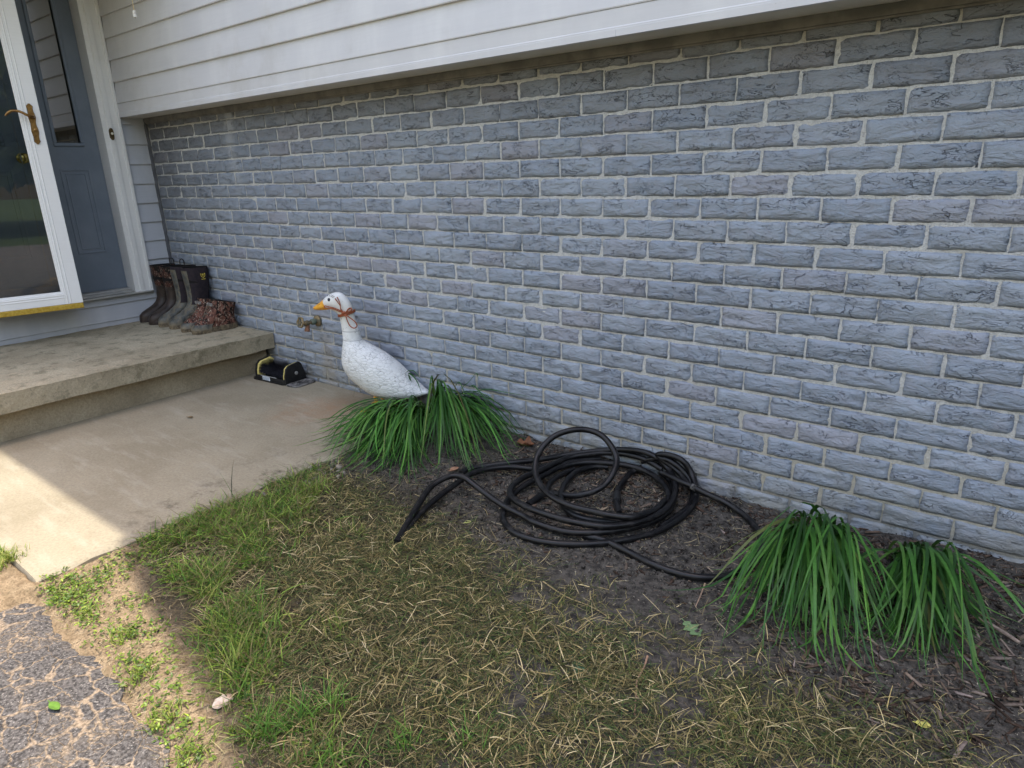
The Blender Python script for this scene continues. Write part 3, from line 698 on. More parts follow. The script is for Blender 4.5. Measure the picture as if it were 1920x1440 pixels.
mb = MB(); mb.lathe([(.0, 0), (.0035, .0), (.0025, .0022), (0, .003)], c_ + GN * .0042 + np.array((0, 0, .001)), GN, 10); mb.build("pupil", simple("blue_paint", (.03, .05, .11), None, 1, .2), ey, smooth=True)
mb = MB()
for (a, b) in (((772, 160), (767, 148)), ((786, 162), (783, 148)), ((800, 163), (800, 148)), ((806, 166), (818, 150)), ((815, 172), (832, 160))): mb.tube([side(*a, .0325), side(*b, .0325 if b[1] > 155 else .0285)], .0012, 5)
mb.build("eyebrow_marks", BLK, g)
for o in (-.035, .035):
    f0 = gpt(1205, 1060) + GN * o; f0[2] = .155; fb = np.array([f0[0], f0[1], 0.0])
    mb = MB(); mb.tube([f0, fb + (0, 0, .10)], [.03, .022], 12); mb.build("goose_thigh", gm, g, smooth=True)
    mb = MB(); mb.tube([fb + (0, 0, .11), fb + (0, 0, .05), fb + (0, 0, .012)], [.014, .011, .012], 10)
    tip = fb + GH_ * .085
    secs = [[fb - GH_ * .02 + s_ * GN * .014 + np.array((0, 0, z_)) for s_, z_ in ((-1, .002), (1, .002), (1, .018), (-1, .018))]]
    for t_, w_, z_ in ((.35, .022, .018), (.75, .034, .012), (1, .036, .008)): secs.append([fb + GH_ * .085 * t_ + s_ * GN * w_ + np.array((0, 0, zz * z_ + .002)) for s_, zz in ((-1, 0), (1, 0), (1, 1), (-1, 1))])
    mb.loft(secs); mb.build("goose_foot", ORG, g, smooth=True)
# leather cord tied in a bow round the neck
CORD = simple("brown_leather_cord", (.30, .085, .03), (.19, .05, .02), 90, .5)
na, nb = gpt(848, 335), gpt(975, 300)
b0 = side(918, 308, .036)
mb = MB(); c_ = (na + nb) / 2; h_ = (nb - na) / 2 * 1.06; lp = [c_ + math.cos(a) * h_ + math.sin(a) * GN * .036 + np.array((0, 0, -.002 * math.sin(a))) for a in np.linspace(0, 2 * math.pi, 25)[:-1]]
mb.tube(lp, .0042, 8, closed=True); mb.tube([q + np.array((0, 0, -.007)) for q in lp], .0038, 8, closed=True)
cd_ = thing("leather_cord_bow", tuple(b0), "brown leather cord tied in a bow round the neck of the white goose", "cord")
o1 = mb.build("neck_loop", CORD, cd_, smooth=True)
mb = MB(); mb.lathe([(.004, -.012), (.0085, -.007), (.0095, 0), (.0085, .007), (.004, .012)], b0, np.array(gpt(960, 300) - gpt(890, 312)), 12); mb.build("knot", CORD, cd_, smooth=True)
mb = MB(); mb.tube(catmull([b0, side(890, 285, .04), side(840, 262, .044), side(790, 250, .044), side(757, 243, .041), side(752, 252, .043), side(775, 262, .045), side(830, 268, .045), side(880, 290, .043), b0], 5), .0028, 7); mb.build("bow_loop", CORD, cd_, smooth=True)
mb = MB(); mb.tube(catmull([b0, side(945, 335, .045), side(962, 375, .048), side(985, 415, .05), side(1015, 436, .052), side(1042, 432, .052), side(1050, 410, .052), side(1030, 380, .05), side(990, 350, .048), side(950, 325, .045), b0], 5), .003, 7); mb.build("bow_loop", CORD, cd_, smooth=True)
mb = MB(); mb.tube(catmull([b0, side(955, 300, .03), side(975, 290, .022), side(968, 272, .018), side(950, 275, .022), side(940, 300, .036), b0], 5), .0036, 7); mb.build("bow_loop", CORD, cd_, smooth=True)
for pts in ([b0, side(900, 270, .042), side(890, 240, .041), side(865, 210, .038), side(840, 180, .034)], [b0, side(898, 280, .042), side(893, 240, .041), side(878, 200, .037), side(855, 168, .032)]):
    q = catmull(pts, 5); mb = MB(); mb.tube(q, np.interp(np.linspace(0, 1, len(q)), [0, .8, .85, 1], [.0024, .0024, .003, .0028]), 7); mb.build("cord_end", CORD, cd_, smooth=True)

# ---------------------------------------------------------------- boots on the stoop
def camo_mat(name, dark=1.0):
    k = NT(name); d = k.noise(16, 3, .6, k.vscale(1, 1, .6), .8); a = k.noise(38, 4, .65, k.vscale(1, 1, .7), 1.2); b = k.noise(70, 4, .7, k.vscale(1, 1, .5), 1.5)
    c = k.mix(k.ramp(d, .42, .56), (.045 * dark, .022 * dark, .014 * dark), (.12 * dark, .048 * dark, .034 * dark)); c = k.mix(k.ramp(a, .50, .57), c, (.22 * dark, .095 * dark, .066 * dark)); c = k.mix(k.ramp(b, .57, .61), c, (.62 * dark, .50 * dark, .40 * dark)); c = k.mix(k.ramp(a, .41, .47, 1, 0), c, (.008, .006, .005))
    return k.fin(c, .75, k.bump(b, .5, .004), .25)
def rubber_mat(name, c1, c2, mud, amt, mudz=.08):
    k = NT(name); p = k.sep(); c = k.mix(k.ramp(k.noise(20, 4), .35, .65), c1, c2)
    f = k.math('MULTIPLY', k.ramp(k.math('ADD', p[2], k.math('MULTIPLY', k.noise(25, 4), .05)), mudz + .02, mudz - .025), .9)
    f2 = k.math('MULTIPLY', k.ramp(k.noise(30, 6, .75), .45, .62), amt)
    c = k.mix(k.math('MAXIMUM', f, f2), c, mud); r = k.mix(k.math('MAXIMUM', f, f2), (.42,) * 3, (.95,) * 3)
    return k.fin(c, k.sep(r)[0], k.bump(k.noise(60, 5), .5, .006), .3)
CAMO = camo_mat("autumn_camo_fabric", .72); CAMO2 = camo_mat("dark_camo_fabric", .4)
BRN = rubber_mat("brown_rubber", (.022, .016, .014), (.042, .03, .026), (.10, .078, .055), .18, .012)
GRB = rubber_mat("muddy_grey_rubber", (.045, .048, .045), (.11, .11, .10), (.20, .16, .10), .62, .062)
NEO = simple("purple_black_neoprene", (.018, .014, .020), (.03, .022, .026), 40, .85)
MUD = simple("dried_mud_sole", (.07, .055, .04), (.19, .15, .095), 45, .95, .8, 90, bd=.01)
DRK = simple("boot_lining", (.01, .009, .009), None, 1, .95)
TOPS = [0.0, .012, .03, .052, .07, .084, .097, .112, .132, .16, .20, .25, .31, .36, .40]
#        (heel, front, halfwidth) at the heights above, for a tall pull-on boot of length .30
TALL = [(.012, .292, .043), (.004, .300, .049), (.003, .301, .050), (.006, .296, .049), (.010, .275, .0465), (.013, .245, .044), (.015, .215, .043), (.015, .185, .0435), (.013, .160, .0445), (.009, .146, .046), (.004, .141, .049), (-.004, .142, .053), (-.010, .146, .057), (-.013, .150, .060), (-.014, .152, .061)]
def bsec(z, hy, fy, hw, k=32, waist=1.0, tilt=0.0):
    out = []; cy = (hy + fy) / 2; ry = (fy - hy) / 2; long = max(0, min(1, (ry - .08) / .06))
    for j in range(k):
        a = 2 * math.pi * j / k; ca, sa = math.cos(a), math.sin(a)
        e = .8; y = cy + ry * math.copysign(abs(ca) ** e, ca); x = hw * math.copysign(abs(sa) ** .85, sa)
        u = (y - hy) / (fy - hy + 1e-9)
        x *= 1.1; x *= 1 - long * (.30 * math.exp(-((u - .42) / .2) ** 2) + .16 * math.exp(-((u - .0) / .2) ** 2)) * 1.0
        out.append((x, y, z + tilt * (y - .06)))
    return out
def place(V, pos, rot, lean=0.0):
    V = np.asarray(V, float).copy(); c, s_ = math.cos(rot), math.sin(rot)
    V[:, 1] += lean * V[:, 2]
    x = V[:, 0] * c - V[:, 1] * s_; y = V[:, 0] * s_ + V[:, 1] * c
    return np.stack([x + pos[0], y + pos[1], V[:, 2] + pos[2]], 1)
def tall_boot(pos, rot, label, foot, shaftm, frontm, zsplit, top=.40, emblem=False, loop=False, lean=0.0, group=None):
    t = thing("rubber_boot", pos, label, "boot", group); xf = lambda V: place(V, pos, rot, lean)
    sc = top / .40
    Z = np.array(TOPS); Z[8:] = .132 + (Z[8:] - .132) * (top - .132) / .268
    zi = np.concatenate([np.linspace(Z[i], Z[i + 1], 3)[:-1] for i in range(len(Z) - 1)] + [[Z[-1]]])
    prof = np.array([[np.interp(z, Z, [q[i] for q in TALL]) for i in range(3)] for z in zi])
    secs = [bsec(z, *pr, tilt=.03 if z > .3 else 0) for z, pr in zip(zi, prof)]
    ks = int(np.argmin(abs(zi - zsplit)))
    mb = MB(); mb.loft(secs[1:ks + 1], True, False); mb.build("boot_foot", foot, t, xf=xf, smooth=True)
    inner = [[(x * .93, (y - .07) * .94 + .07, z - d) for x, y, z in secs[-1]] for d in (0.0, .02, .10)]
    mb = MB(); mb.loft([[(x * 1.004, (y - .07) * 1.004 + .07, z) for x, y, z in q] for q in secs[ks:]], False, False); sh = mb.build("boot_shaft", shaftm, t, xf=xf, smooth=True)
    mb = MB(); mb.loft([secs[-1]] + inner, False, True); mb.build("lining", DRK, sh, xf=xf, smooth=True)
    mb = MB(); ol = bsec(0.0, *TALL[1]); s0 = [(x * 1.03, (y - .15) * 1.015 + .15, 0.0) for x, y, z in ol]; s1 = [(x * 1.03, (y - .15) * 1.015 + .15, .024) for x, y, z in ol]; s2 = [(x * .97, (y - .15) * .985 + .15, .028) for x, y, z in ol]; mb.loft([s0, s1, s2]); mb.build("sole", MUD if foot is GRB else BRN, t, xf=xf, smooth=True)
    if frontm is not None:   # rubber shin guard running up the front
        mb = MB(); kk = 32; G = []
        for z, q in zip(zi, secs):
            if .10 < z < top - .012:
                ww = 3 if z < top - .05 else 3
                G.append([((q[(j) % kk][0]) * 1.04, (q[j % kk][1] - .07) * 1.05 + .07, q[j % kk][2]) for j in range(-ww, ww + 1)])
        n_ = len(G[0]); V = [p for r_ in G for p in r_]; mb.add(V, [(i * n_ + j, i * n_ + j + 1, (i + 1) * n_ + j + 1, (i + 1) * n_ + j) for i in range(len(G) - 1) for j in range(n_ - 1)]); mb.build("shin_guard", frontm, t, xf=xf, smooth=True)
    if loop:
        mb = MB(); mb.tube(catmull([(.0, -.012, top - .03), (.004, -.02, top + .01), (0, -.012, top + .035), (0, .006, top + .035), (0, .012, top + .01), (0, .004, top - .02)], 5), .0035, 6); mb.build("pull_loop", simple("black_webbing", (.03, .027, .025)), t, xf=xf, smooth=True)
    if emblem:
        xo = -.0692; yc = .05; zc = top - .055; k_ = simple("yellow_emblem", (.62, .5, .08), None, 1, .6)
        mb = MB(); mb.tube([(xo, yc - .014, zc + .014), (xo, yc - .013, zc - .004), (xo, yc, zc - .016), (xo, yc + .013, zc - .004), (xo, yc + .014, zc + .014), (xo, yc + .008, zc + .011)], .0018, 5); mb.tube([(xo, yc - .014, zc + .014), (xo, yc - .008, zc + .011)], .0018, 5); mb.tube([(xo, yc, zc + .013), (xo, yc, zc - .007)], .002, 5); mb.tube([(xo, yc - .007, zc + .006), (xo, yc + .007, zc + .006)], .0016, 5)
        mb.box((xo - .001, yc - .014, zc - .026), (xo + .001, yc + .014, zc - .0225)); mb.build("shield_emblem", k_, sh, xf=xf)
    return t
RB = math.pi
gb_ = "pairs of boots standing on the stoop"
tall_boot((.048, -.035, ST), RB + .06, "brown rubber boot with camo shaft nearest the entry wall", BRN, CAMO2, None, .24, .385, loop=True, group=gb_)
tall_boot((.20, -.035, ST), RB + .02, "brown camo boot squeezed between its brown mate and a muddy grey boot", BRN, CAMO2, None, .24, .385, loop=True, group=gb_)
tall_boot((.345, -.03, ST), RB - .03, "mud smeared grey rubber boot beside the brown boots", GRB, NEO, GRB, .15, .392, group=gb_)
tall_boot((.495, -.025, ST), RB - .05, "mud smeared grey rubber boot with a yellow shield emblem on its shaft", GRB, NEO, GRB, .15, .392, emblem=True, group=gb_)
LOW = [(.010, .288, .046), (.000, .300, .053), (.001, .300, .054), (.006, .290, .0525), (.010, .265, .050), (.012, .240, .048), (.012, .220, .047), (.010, .195, .0465), (.004, .172, .047), (-.002, .160, .049), (-.006, .154, .051)]
LZ = [0.0, .012, .03, .05, .068, .082, .096, .112, .135, .16, .185]
def low_boot(pos, rot, label):
    t = thing("hiking_boot", pos, label, "boot", gb_); xf = lambda V: place(V, pos, rot)
    zi = np.concatenate([np.linspace(LZ[i], LZ[i + 1], 3)[:-1] for i in range(len(LZ) - 1)] + [[LZ[-1]]])
    secs = [bsec(z, *[np.interp(z, LZ, [q[i] for q in LOW]) for i in range(3)], tilt=(.22 if z > .12 else 0) * max(0, (z - .12) / .06)) for z in zi]
    def lump(V): 
        V = place(V, pos, rot)
        for i in range(len(V)): V[i] += np.array(mnoise.noise_vector(Vector(V[i]) * 45)) * .0022
        return V
    mb = MB(); mb.loft(secs[4:], True, False); up = mb.build("boot_upper", CAMO, t, xf=lump, smooth=True)
    inner = [[(x * .86, (y - .07) * .88 + .07, z - d) for x, y, z in secs[-1]] for d in (0.004, .012, .03)]
    mb = MB(); mb.loft([secs[-1]] + inner, False, True); mb.build("lining", DRK, up, xf=xf, smooth=True)
    mb = MB(); s_ = []
    for z, e in ((0.0, 1.0), (.012, 1.035), (.026, 1.03), (.036, 1.0)):
        s_.append([(x * e, (y - .15) * (1 + (e - 1) * .5) + .15, z) for x, y, _ in bsec(0, *LOW[2])])
    mb.loft(s_); mb.build("sole", MUD, t, xf=lump, smooth=True)
    mb = MB(); T = [bsec(z, np.interp(z, LZ, [q[0] for q in LOW]), np.interp(z, LZ, [q[1] for q in LOW]), np.interp(z, LZ, [q[2] for q in LOW])) for z in (.026, .04, .052, .06)]
    kk = 32; G = [[(q[j % kk][0] * 1.05, (q[j % kk][1] - .15) * 1.025 + .15, q[j % kk][2]) for j in range(-7, 8)] for q in T]; n_ = 15
    mb.add([p for r_ in G for p in r_], [(i * n_ + j, i * n_ + j + 1, (i + 1) * n_ + j + 1, (i + 1) * n_ + j) for i in range(3) for j in range(n_ - 1)]); mb.build("toe_cap", GRB, t, xf=xf, smooth=True)
    mb = MB()
    for i, z in enumerate((.085, .10, .115, .132, .150, .168)):
        y = np.interp(z, LZ, [q[1] for q in LOW]); s2 = .024 - .002 * i
        mb.tube(catmull([(-s2, y - .012, z + .002), (-s2 * .4, y + .006, z + .006), (s2 * .5, y + .006, z + .002), (s2, y - .012, z + .008)], 4), .0025, 6)
    mb.tube(catmull([(.01, .165, .165), (.03, .175, .15), (.035, .19, .12), (.025, .2, .10)], 4), .0025, 6)
    mb.build("lace", simple("dark_lace", (.03, .024, .02), (.2, .17, .13), 60), t, xf=xf, smooth=True)
    for sx in (-.014, .026):
        mb = MB(); mb.box((sx - .012, .142, .166), (sx + .010, .168, .186), .003); mb.build("buckle_tab", simple("pale_tab", (.30, .28, .26), (.12, .11, .10), 90), t, xf=xf)
    return t
low_boot((.665, -.032, ST), RB - .03, "camo hiking boot between the muddy grey boot and its own mate")
low_boot((.815, -.028, ST), RB - .10, "mud caked camo hiking boot nearest the stoop edge")

# ---------------------------------------------------------------- boot scraper brush
BL = simple("black_plastic", (.010, .010, .011), (.018, .018, .018), 40, .45); YB = simple("yellow_bristle_backing", (.48, .40, .12), (.60, .50, .18), 50, .7)
sp = np.array((1.40, -.115, 0.0))
t = thing("boot_scraper", tuple(sp), "black boot scraper brush with yellow trim on the path beside the stoop", "boot scraper")
SR = R(4); cS, sS = math.cos(SR), math.sin(SR)
def sx(V):
    V = np.asarray(V, float); return np.stack([sp[0] + V[:, 0] * cS - V[:, 1] * sS, sp[1] + V[:, 0] * sS + V[:, 1] * cS, V[:, 2]], 1)
# local: x along the brush axis, y across; end plates at x = -.14 and x = .15
mb = MB(); out = []
def rr_(x0, x1, y0, y1, r, k=6):
    P = []
    for cx_, cy_, a0 in ((x1 - r, y1 - r, 0), (x0 + r, y1 - r, 90), (x0 + r, y0 + r, 180), (x1 - r, y0 + r, 270)):
        for i in range(k + 1): a = R(a0 + 90 * i / k); P.append((cx_ + r * math.cos(a), cy_ + r * math.sin(a)))
    return P
for (x0, x1) in ((-.185, .14), ):
    P = rr_(x0, x1, -.085, .085, .03); mb.loft([[(x, y, z) for x, y in P] for z in (.002, .009, .011)])
mb.build("base_plate", BL, t, xf=sx)
mb = MB(); P = rr_(.13, .245, -.082, .082, .035); mb.loft([[(x, y, z) for x, y in P] for z in (.002, .008, .010)])
for i in range(5): mb.tube([(.165 + .016 * i, -.05 + .006 * i, .0105), (.160 + .016 * i, .0, .0112), (.165 + .016 * i, .05, .0105)], .003, 5)
mb.build("foot_pad", simple("scuffed_grey_tread", (.03, .03, .03), (.22, .21, .20), 35, .8, .4), t, xf=sx)
def plate(x0, x1): 
    P = [(-.078, .009), (.078, .009), (.072, .055), (.052, .112), (.036, .128), (-.04, .118), (-.062, .10), (-.074, .06)]
    mb = MB(); mb.loft([[(x, y, z) for y, z in P] for x in (x0, x1)]); return mb
plate(-.152, -.138).build("end_plate", BL, t, xf=sx); ep = plate(.132, .146).build("end_plate", BL, t, xf=sx)
mb = MB(); mb.lathe([(.0115, 0), (.0115, .003), (.008, .005), (0, .0055)], (.146, 0.006, .062), (1, 0, 0), 16); mb.build("screw_head", simple("zinc", (.5, .5, .48), None, 1, .35, metal=.8), ep, xf=sx)
def band(x0, x1, q=1.0):
    O = [(-.074, .012), (-.070, .06), (-.058, .098), (-.038, .114), (.034, .124), (.05, .11)]; I = [(-.05, .012), (-.05, .05), (-.042, .076), (-.024, .09), (.03, .098), (.04, .09)]
    I = [(y * q, .012 + (z - .012) * q) for y, z in I]; mb = MB(); n_ = 6; V = [(x, y, z) for x in (x0, x1) for (y, z) in O + I]
    F = [(j, j + 1, n_ + j + 1, n_ + j) for j in range(5)] + [(12 + j, 12 + n_ + j, 12 + n_ + j + 1, 12 + j + 1) for j in range(5)] + [(j, 12 + j, 12 + j + 1, j + 1) for j in range(5)] + [(6 + j, 7 + j, 19 + j, 18 + j) for j in range(5)]
    mb.add(V, F); return mb
band(-.1375, -.120, .55).build("yellow_trim", YB, t, xf=sx); band(.118, .1315).build("yellow_trim", YB, t, xf=sx)
rb = np.random.default_rng(3); n_ = 2600
bx = np.repeat(np.linspace(-.118, .116, 26), 100) + rb.normal(0, .002, n_); ang = rb.uniform(R(-10), R(190), n_)
r0 = .02; r1 = .060 + rb.normal(0, .003, n_)
P0 = np.stack([bx, np.cos(ang) * r0, .05 + np.sin(ang) * r0], 1); P1 = np.stack([bx + rb.normal(0, .004, n_), np.cos(ang) * r1 * 1.15, .055 + np.sin(ang) * r1], 1)
sd_ = np.stack([0 * ang + .0016, -np.sin(ang) * .001, np.cos(ang) * .001], 1)
V = np.stack([P0 - sd_, P0 + sd_, P1 + sd_, P1 - sd_], 1).reshape(-1, 3)
link("bristles", make_mesh("bristles", sx(V), np.arange(n_ * 4).reshape(-1, 4), simple("black_bristle", (.010, .010, .013), (.05, .05, .06), 110, .45), False), t)
mb = MB(); mb.tube([(-.138, 0, .052), (.132, 0, .052)], .024, 12); mb.build("brush_core", BL, t, xf=sx)
mb = MB(); mb.box((-.138, -.0795, .010), (.132, -.074, .036), .002); rl = mb.build("front_rail", BL, t, xf=sx)
mb = MB(); mb.box((-.075, -.0815, .011), (-.005, -.0794, .034)); lb = mb.build("paper_label", simple("white_label", (.62, .66, .70), None, 1, .5), rl, xf=sx)
mb = MB(); rb = random.Random(2)
for j, zz in enumerate((.029, .024, .019, .0145)):
    x = -.071
    while x < -.012:
        w_ = rb.uniform(.003, .009); mb.box((x, -.0822, zz - .0011), (min(x + w_, -.009), -.0814, zz + .0011)); x += w_ + .002
mb.build("label_print", simple("label_ink", (.16, .20, .26)), lb, xf=sx)
mb = MB(); mb.box((-.09, -.081, .037), (.06, -.079, .0385)); mb.build("rail_highlight", simple("glint_white", (.6, .6, .58)), rl, xf=sx)  # glint along the rail painted as a thin pale strip

# ---------------------------------------------------------------- outdoor tap
OX = simple("oxidised_brass", (.28, .20, .10), (.12, .12, .09), 55, .6, .5, 120, metal=.5); VER = simple("verdigris", (.07, .11, .085), (.14, .16, .12), 60, .75); CUP = simple("corroded_copper", (.30, .15, .09), (.16, .10, .07), 70, .65, metal=.4)
fx = np.array((1.705, -.012, .392)); t = thing("outdoor_tap", tuple(fx), "corroded brass garden tap sticking out of the grey brick wall", "tap")
mb = MB(); mb.lathe([(.012, -.01), (.033, -.006), (.034, .004), (.026, .010), (.016, .014)], fx, (0, -1, 0), 20); mb.build("wall_flange", OX, t, smooth=True)
mb = MB(); mb.lathe([(.014, .01), (.016, .018), (.019, .022), (.019, .040), (.014, .046)], fx, (0, -1, 0), 8); mb.build("hex_nut", VER, t)
mb = MB(); mb.lathe([(.011, .044), (.013, .062), (.017, .072), (.015, .088), (.009, .098)], fx, (0, -1, 0), 14); mb.build("valve_body", OX, t, smooth=True)
mb = MB(); P = catmull([fx + (0, -.068, -.002), fx + (.0, -.074, -.024), fx + (0, -.080, -.050)], 5); mb.tube(P, np.interp(np.linspace(0, 1, len(P)), [0, .6, .62, 1], [.012, .0125, .0155, .0155]), 14); mb.build("spout", CUP, t, smooth=True)
mb = MB(); ax = np.array((0, -1, .22)); ax /= np.linalg.norm(ax); hc = fx + (0, -.118, .012)
mb.lathe([(.006, -.03), (.006, .004), (.010, .006), (0, .008)], hc, ax, 10); u = np.array((1., 0, 0)); v = np.cross(ax, u)
mb.tube([hc + (.027 + .003 * math.cos(6 * a)) * (math.cos(a) * u + math.sin(a) * v) for a in np.linspace(0, 2 * math.pi, 37)[:-1]], .006, 8, closed=True)
for a in np.linspace(0, 2 * math.pi, 5)[:-1]: mb.tube([hc, hc + .026 * (math.cos(a) * u + math.sin(a) * v)], .0045, 6)
mb.build("tap_handle", OX, t, smooth=True)

# ---------------------------------------------------------------- pull chain hanging under the porch ceiling
pc = at(252, 25, 2.13)
pc = at_plane(252, 24, (0, -.42, 0), (0, 1, 0)); t = thing("pull_chain", (pc[0], pc[1], 2.72), "thin pull chain with a white bell shaped end hanging in front of the siding", "pull chain")
mb = MB(); mb.tube([(pc[0], pc[1], 2.72), (pc[0] + .001, pc[1], pc[2] - .005)], .0024, 6); mb.build("chain", simple("tan_cord", (.45, .36, .2)), t)
mb = MB(); mb.lathe([(.004, .012), (.009, .008), (.010, -.004), (.0085, -.008), (.010, -.012), (.0095, -.022), (.004, -.026)], pc, (0, 0, 1), 14); mb.build("chain_end", simple("pale_plastic", (.6, .58, .52), None, 1, .3), t, smooth=True)

# ---------------------------------------------------------------- garden hose
def hp(pts, r=.0122):
    """crop coordinates traced from the photograph with a height for each -> 3D polyline on the bed"""
    out = []
    for q in pts:
        x, y, z = q if len(q) == 3 else (*q, .0)
        px, py = 720 + x / 2.667, 700 + y / 2.667
        p = at(px, py, z + r - .02)
        for _ in range(3):
            zz = float(gz(p[0], p[1])) + r + z; p = at(px, py, zz)
        if p[1] > -.02: p = at_plane(px, py, (0, -.02, 0), (0, 1, 0))
        out.append(p)
    return out
k = NT("black_rubber_hose"); n = k.noise(30, 5, .7); c = k.mix(k.ramp(n, .45, .68, 0, .75), (.005, .005, .006), (.02, .019, .018)); c = k.mix(k.ramp(k.noise(150, 4), .70, .78, 0, .6), c, (.16, .14, .12))
hm = k.fin(c, k.ramp(n, .4, .7, .28, .6), k.bump(k.noise(180, 3), .25, .002), .3)
strands = [
 [(62, 842, .0), (110, 762, .012), (170, 660, .035), (230, 572, .055), (290, 530, .07), (345, 512, .075), (400, 520, .07), (450, 557, .055), (520, 610, .035), (600, 664, .02), (700, 715, .012), (760, 748, .01), (900, 790, .012), (1050, 797, .014), (1200, 780, .012), (1330, 745, .01), (1420, 690, .01), (1450, 620, .0), (1430, 540, .0), (1380, 490, .0)],
 [(62, 845, .0), (95, 805, .0), (200, 682, .01), (280, 612, .022), (370, 545, .03), (430, 506, .03), (520, 478, .03), (640, 468, .02), (760, 478, .012), (830, 460, .012), (950, 440, .012), (1080, 425, .0)],
 [(385, 500, .02), (420, 480, .02), (500, 464, .02), (650, 445, .02), (770, 432, .02), (900, 410, .02), (1000, 396, .024), (1150, 382, .03), (1270, 388, .034), (1350, 415, .034), (1420, 475, .034), (1455, 550, .034), (1448, 625, .034), (1395, 690, .034), (1300, 735, .034), (1200, 758, .034), (1080, 764, .034), (960, 745, .034), (850, 718, .034), (740, 680, .034), (670, 645, .034), (632, 608, .034), (640, 565, .034), (700, 520, .034), (800, 478, .034), (900, 430, .03), (1000, 408, .03), (1150, 398, .026), (1290, 425, .02), (1390, 480, .014)],
 [(600, 690, .0), (605, 660, .0), (640, 610, .0), (710, 555, .014), (780, 520, .014), (880, 470, .016), (1000, 446, .018), (1150, 452, .018), (1270, 475, .018), (1360, 520, .018), (1415, 580, .018), (1418, 640, .014), (1350, 700, .014), (1200, 738, .014), (1050, 735, .014), (960, 712, .014), (905, 670, .012), (884, 612, .01), (910, 545, .008), (965, 492, .006), (1050, 468, .004), (1120, 470, .0)],
 [(720, 655, .0), (760, 628, .0), (810, 590, .0), (830, 550, .0), (880, 510, .0), (950, 480, .0)],
 [(600, 690, .0), (598, 735, .0), (640, 788, .0), (720, 825, .0), (830, 847, .0), (950, 855, .0), (1080, 850, .0), (1200, 834, .0), (1320, 808, .0), (1420, 765, .004), (1500, 710, .006), (1550, 650, .008), (1562, 590, .016), (1540, 505, .024), (1490, 435, .026), (1420, 408, .028), (1370, 408, .028), (1395, 432, .03), (1470, 490, .03), (1520, 555, .03)],
 [(1290, 440, .02), (1380, 425, .012), (1450, 450, .004), (1520, 520, .0), (1545, 590, .0), (1530, 660, .0), (1460, 720, .0), (1380, 770, .0)],
 [(1400, 640, .03), (1345, 688, .044), (1240, 718, .056), (1150, 712, .052), (1050, 692, .05), (930, 662, .048), (840, 618, .05), (783, 560, .06), (757, 490, .085), (765, 420, .12), (800, 360, .155), (860, 310, .185), (940, 284, .205), (1020, 284, .205), (1090, 312, .19), (1140, 370, .16), (1163, 430, .13), (1150, 490, .10), (1110, 550, .068), (1050, 590, .045), (970, 610, .022), (900, 610, .01), (830, 600, .0), (770, 625, .0), (725, 660, .0)],
 [(1400, 500, .045), (1470, 535, .045), (1540, 565, .042), (1600, 597, .03), (1700, 642, .012), (1790, 700, .004), (1850, 760, .0), (1885, 830, .0), (1880, 900, .0), (1830, 957, .0), (1750, 1000, .0), (1660, 1020, .0), (1560, 1018, .0), (1450, 994, .0), (1340, 953, .0), (1250, 908, .0), (1170, 868, .0), (1090, 832, .0), (1000, 812, .0)],
 [(1290, 470, .012), (1235, 498, .0), (1195, 545, .0), (1168, 590, .0), (1163, 640, .0), (1178, 700, .0)],
]
hb = np.mean([hp(s_)[len(s_) // 2] for s_ in strands], 0); hb[2] = float(gz(hb[0], hb[1]))
t = thing("garden_hose", tuple(hb), "loosely coiled black rubber garden hose lying on the soil bed", "hose")
mb = MB()
for s_ in strands: mb.tube(catmull(hp(s_), 7), .0122, 14)
mb.build("hose_tube", hm, t, smooth=True)
q = hp([(1166, 600, 0), (1163, 640, 0)]); q2 = hp([(1541, 566, .042), (1558, 575, .042)])
mb = MB(); mb.tube([q[0], q[0] * .9 + q[1] * .1, q[1] * .9 + q[0] * .1, q[1]], [.0140, .0155, .0155, .0140], 12); mb.build("hose_coupling", simple("black_coupling", (.02, .02, .02), None, 1, .4), t, smooth=True)
mb = MB(); mb.tube(q2, .0129, 12); mb.build("hose_tape", simple("worn_white_mark", (.10, .095, .09), (.02, .02, .02), 90, lo=.45, hi=.55), t, smooth=True)

# ---------------------------------------------------------------- plants and litter
def inpoly(px, py, P):
    P = np.array(P, float); r = np.zeros(len(px), bool); j = len(P) - 1
    for i in range(len(P)):
        xi, yi = P[i]; xj, yj = P[j]
        r ^= ((yi > py) != (yj > py)) & (px < (xj - xi) * (py - yi) / (yj - yi + 1e-9) + xi); j = i
    return r
def scatter(n, poly, jit, rng, patch=0.0, ps=6, x0=2.2, x1=5.7, y0=-2.1, y1=0.0):
    """ground points whose place falls in an area of the bed (soft edges, patchy)"""
    out = []; tot = 0
    for _ in range(60):
        x = rng.uniform(x0, x1, n * 2); y = rng.uniform(y0, y1, n * 2)
        px, py = to_px(np.stack([x, y, gz(x, y)], 1)); ok = inpoly(px + rng.normal(0, jit, len(px)), py + rng.normal(0, jit, len(px)), poly)
        if patch > 0: ok &= rng.random(len(x)) < np.clip((fbm(x * ps, y * ps, 77, 3) - patch) / .14, 0, 1)
        ok &= ~((x < 2.655) & (y > -1.875))
        out.append(np.stack([x[ok], y[ok]], 1)); tot += ok.sum()
        if tot >= n: break
    return np.concatenate(out)[:n]
def lerp_col(rng, n, stops, jitter=.12):
    s = np.array(stops, float); t = rng.random(n) * (len(s) - 1); i = np.minimum(t.astype(int), len(s) - 2); f = (t - i)[:, None]
    return np.clip((s[i] * (1 - f) + s[i + 1] * f) * (1 + rng.normal(0, jitter, (n, 1))), .004, 1)
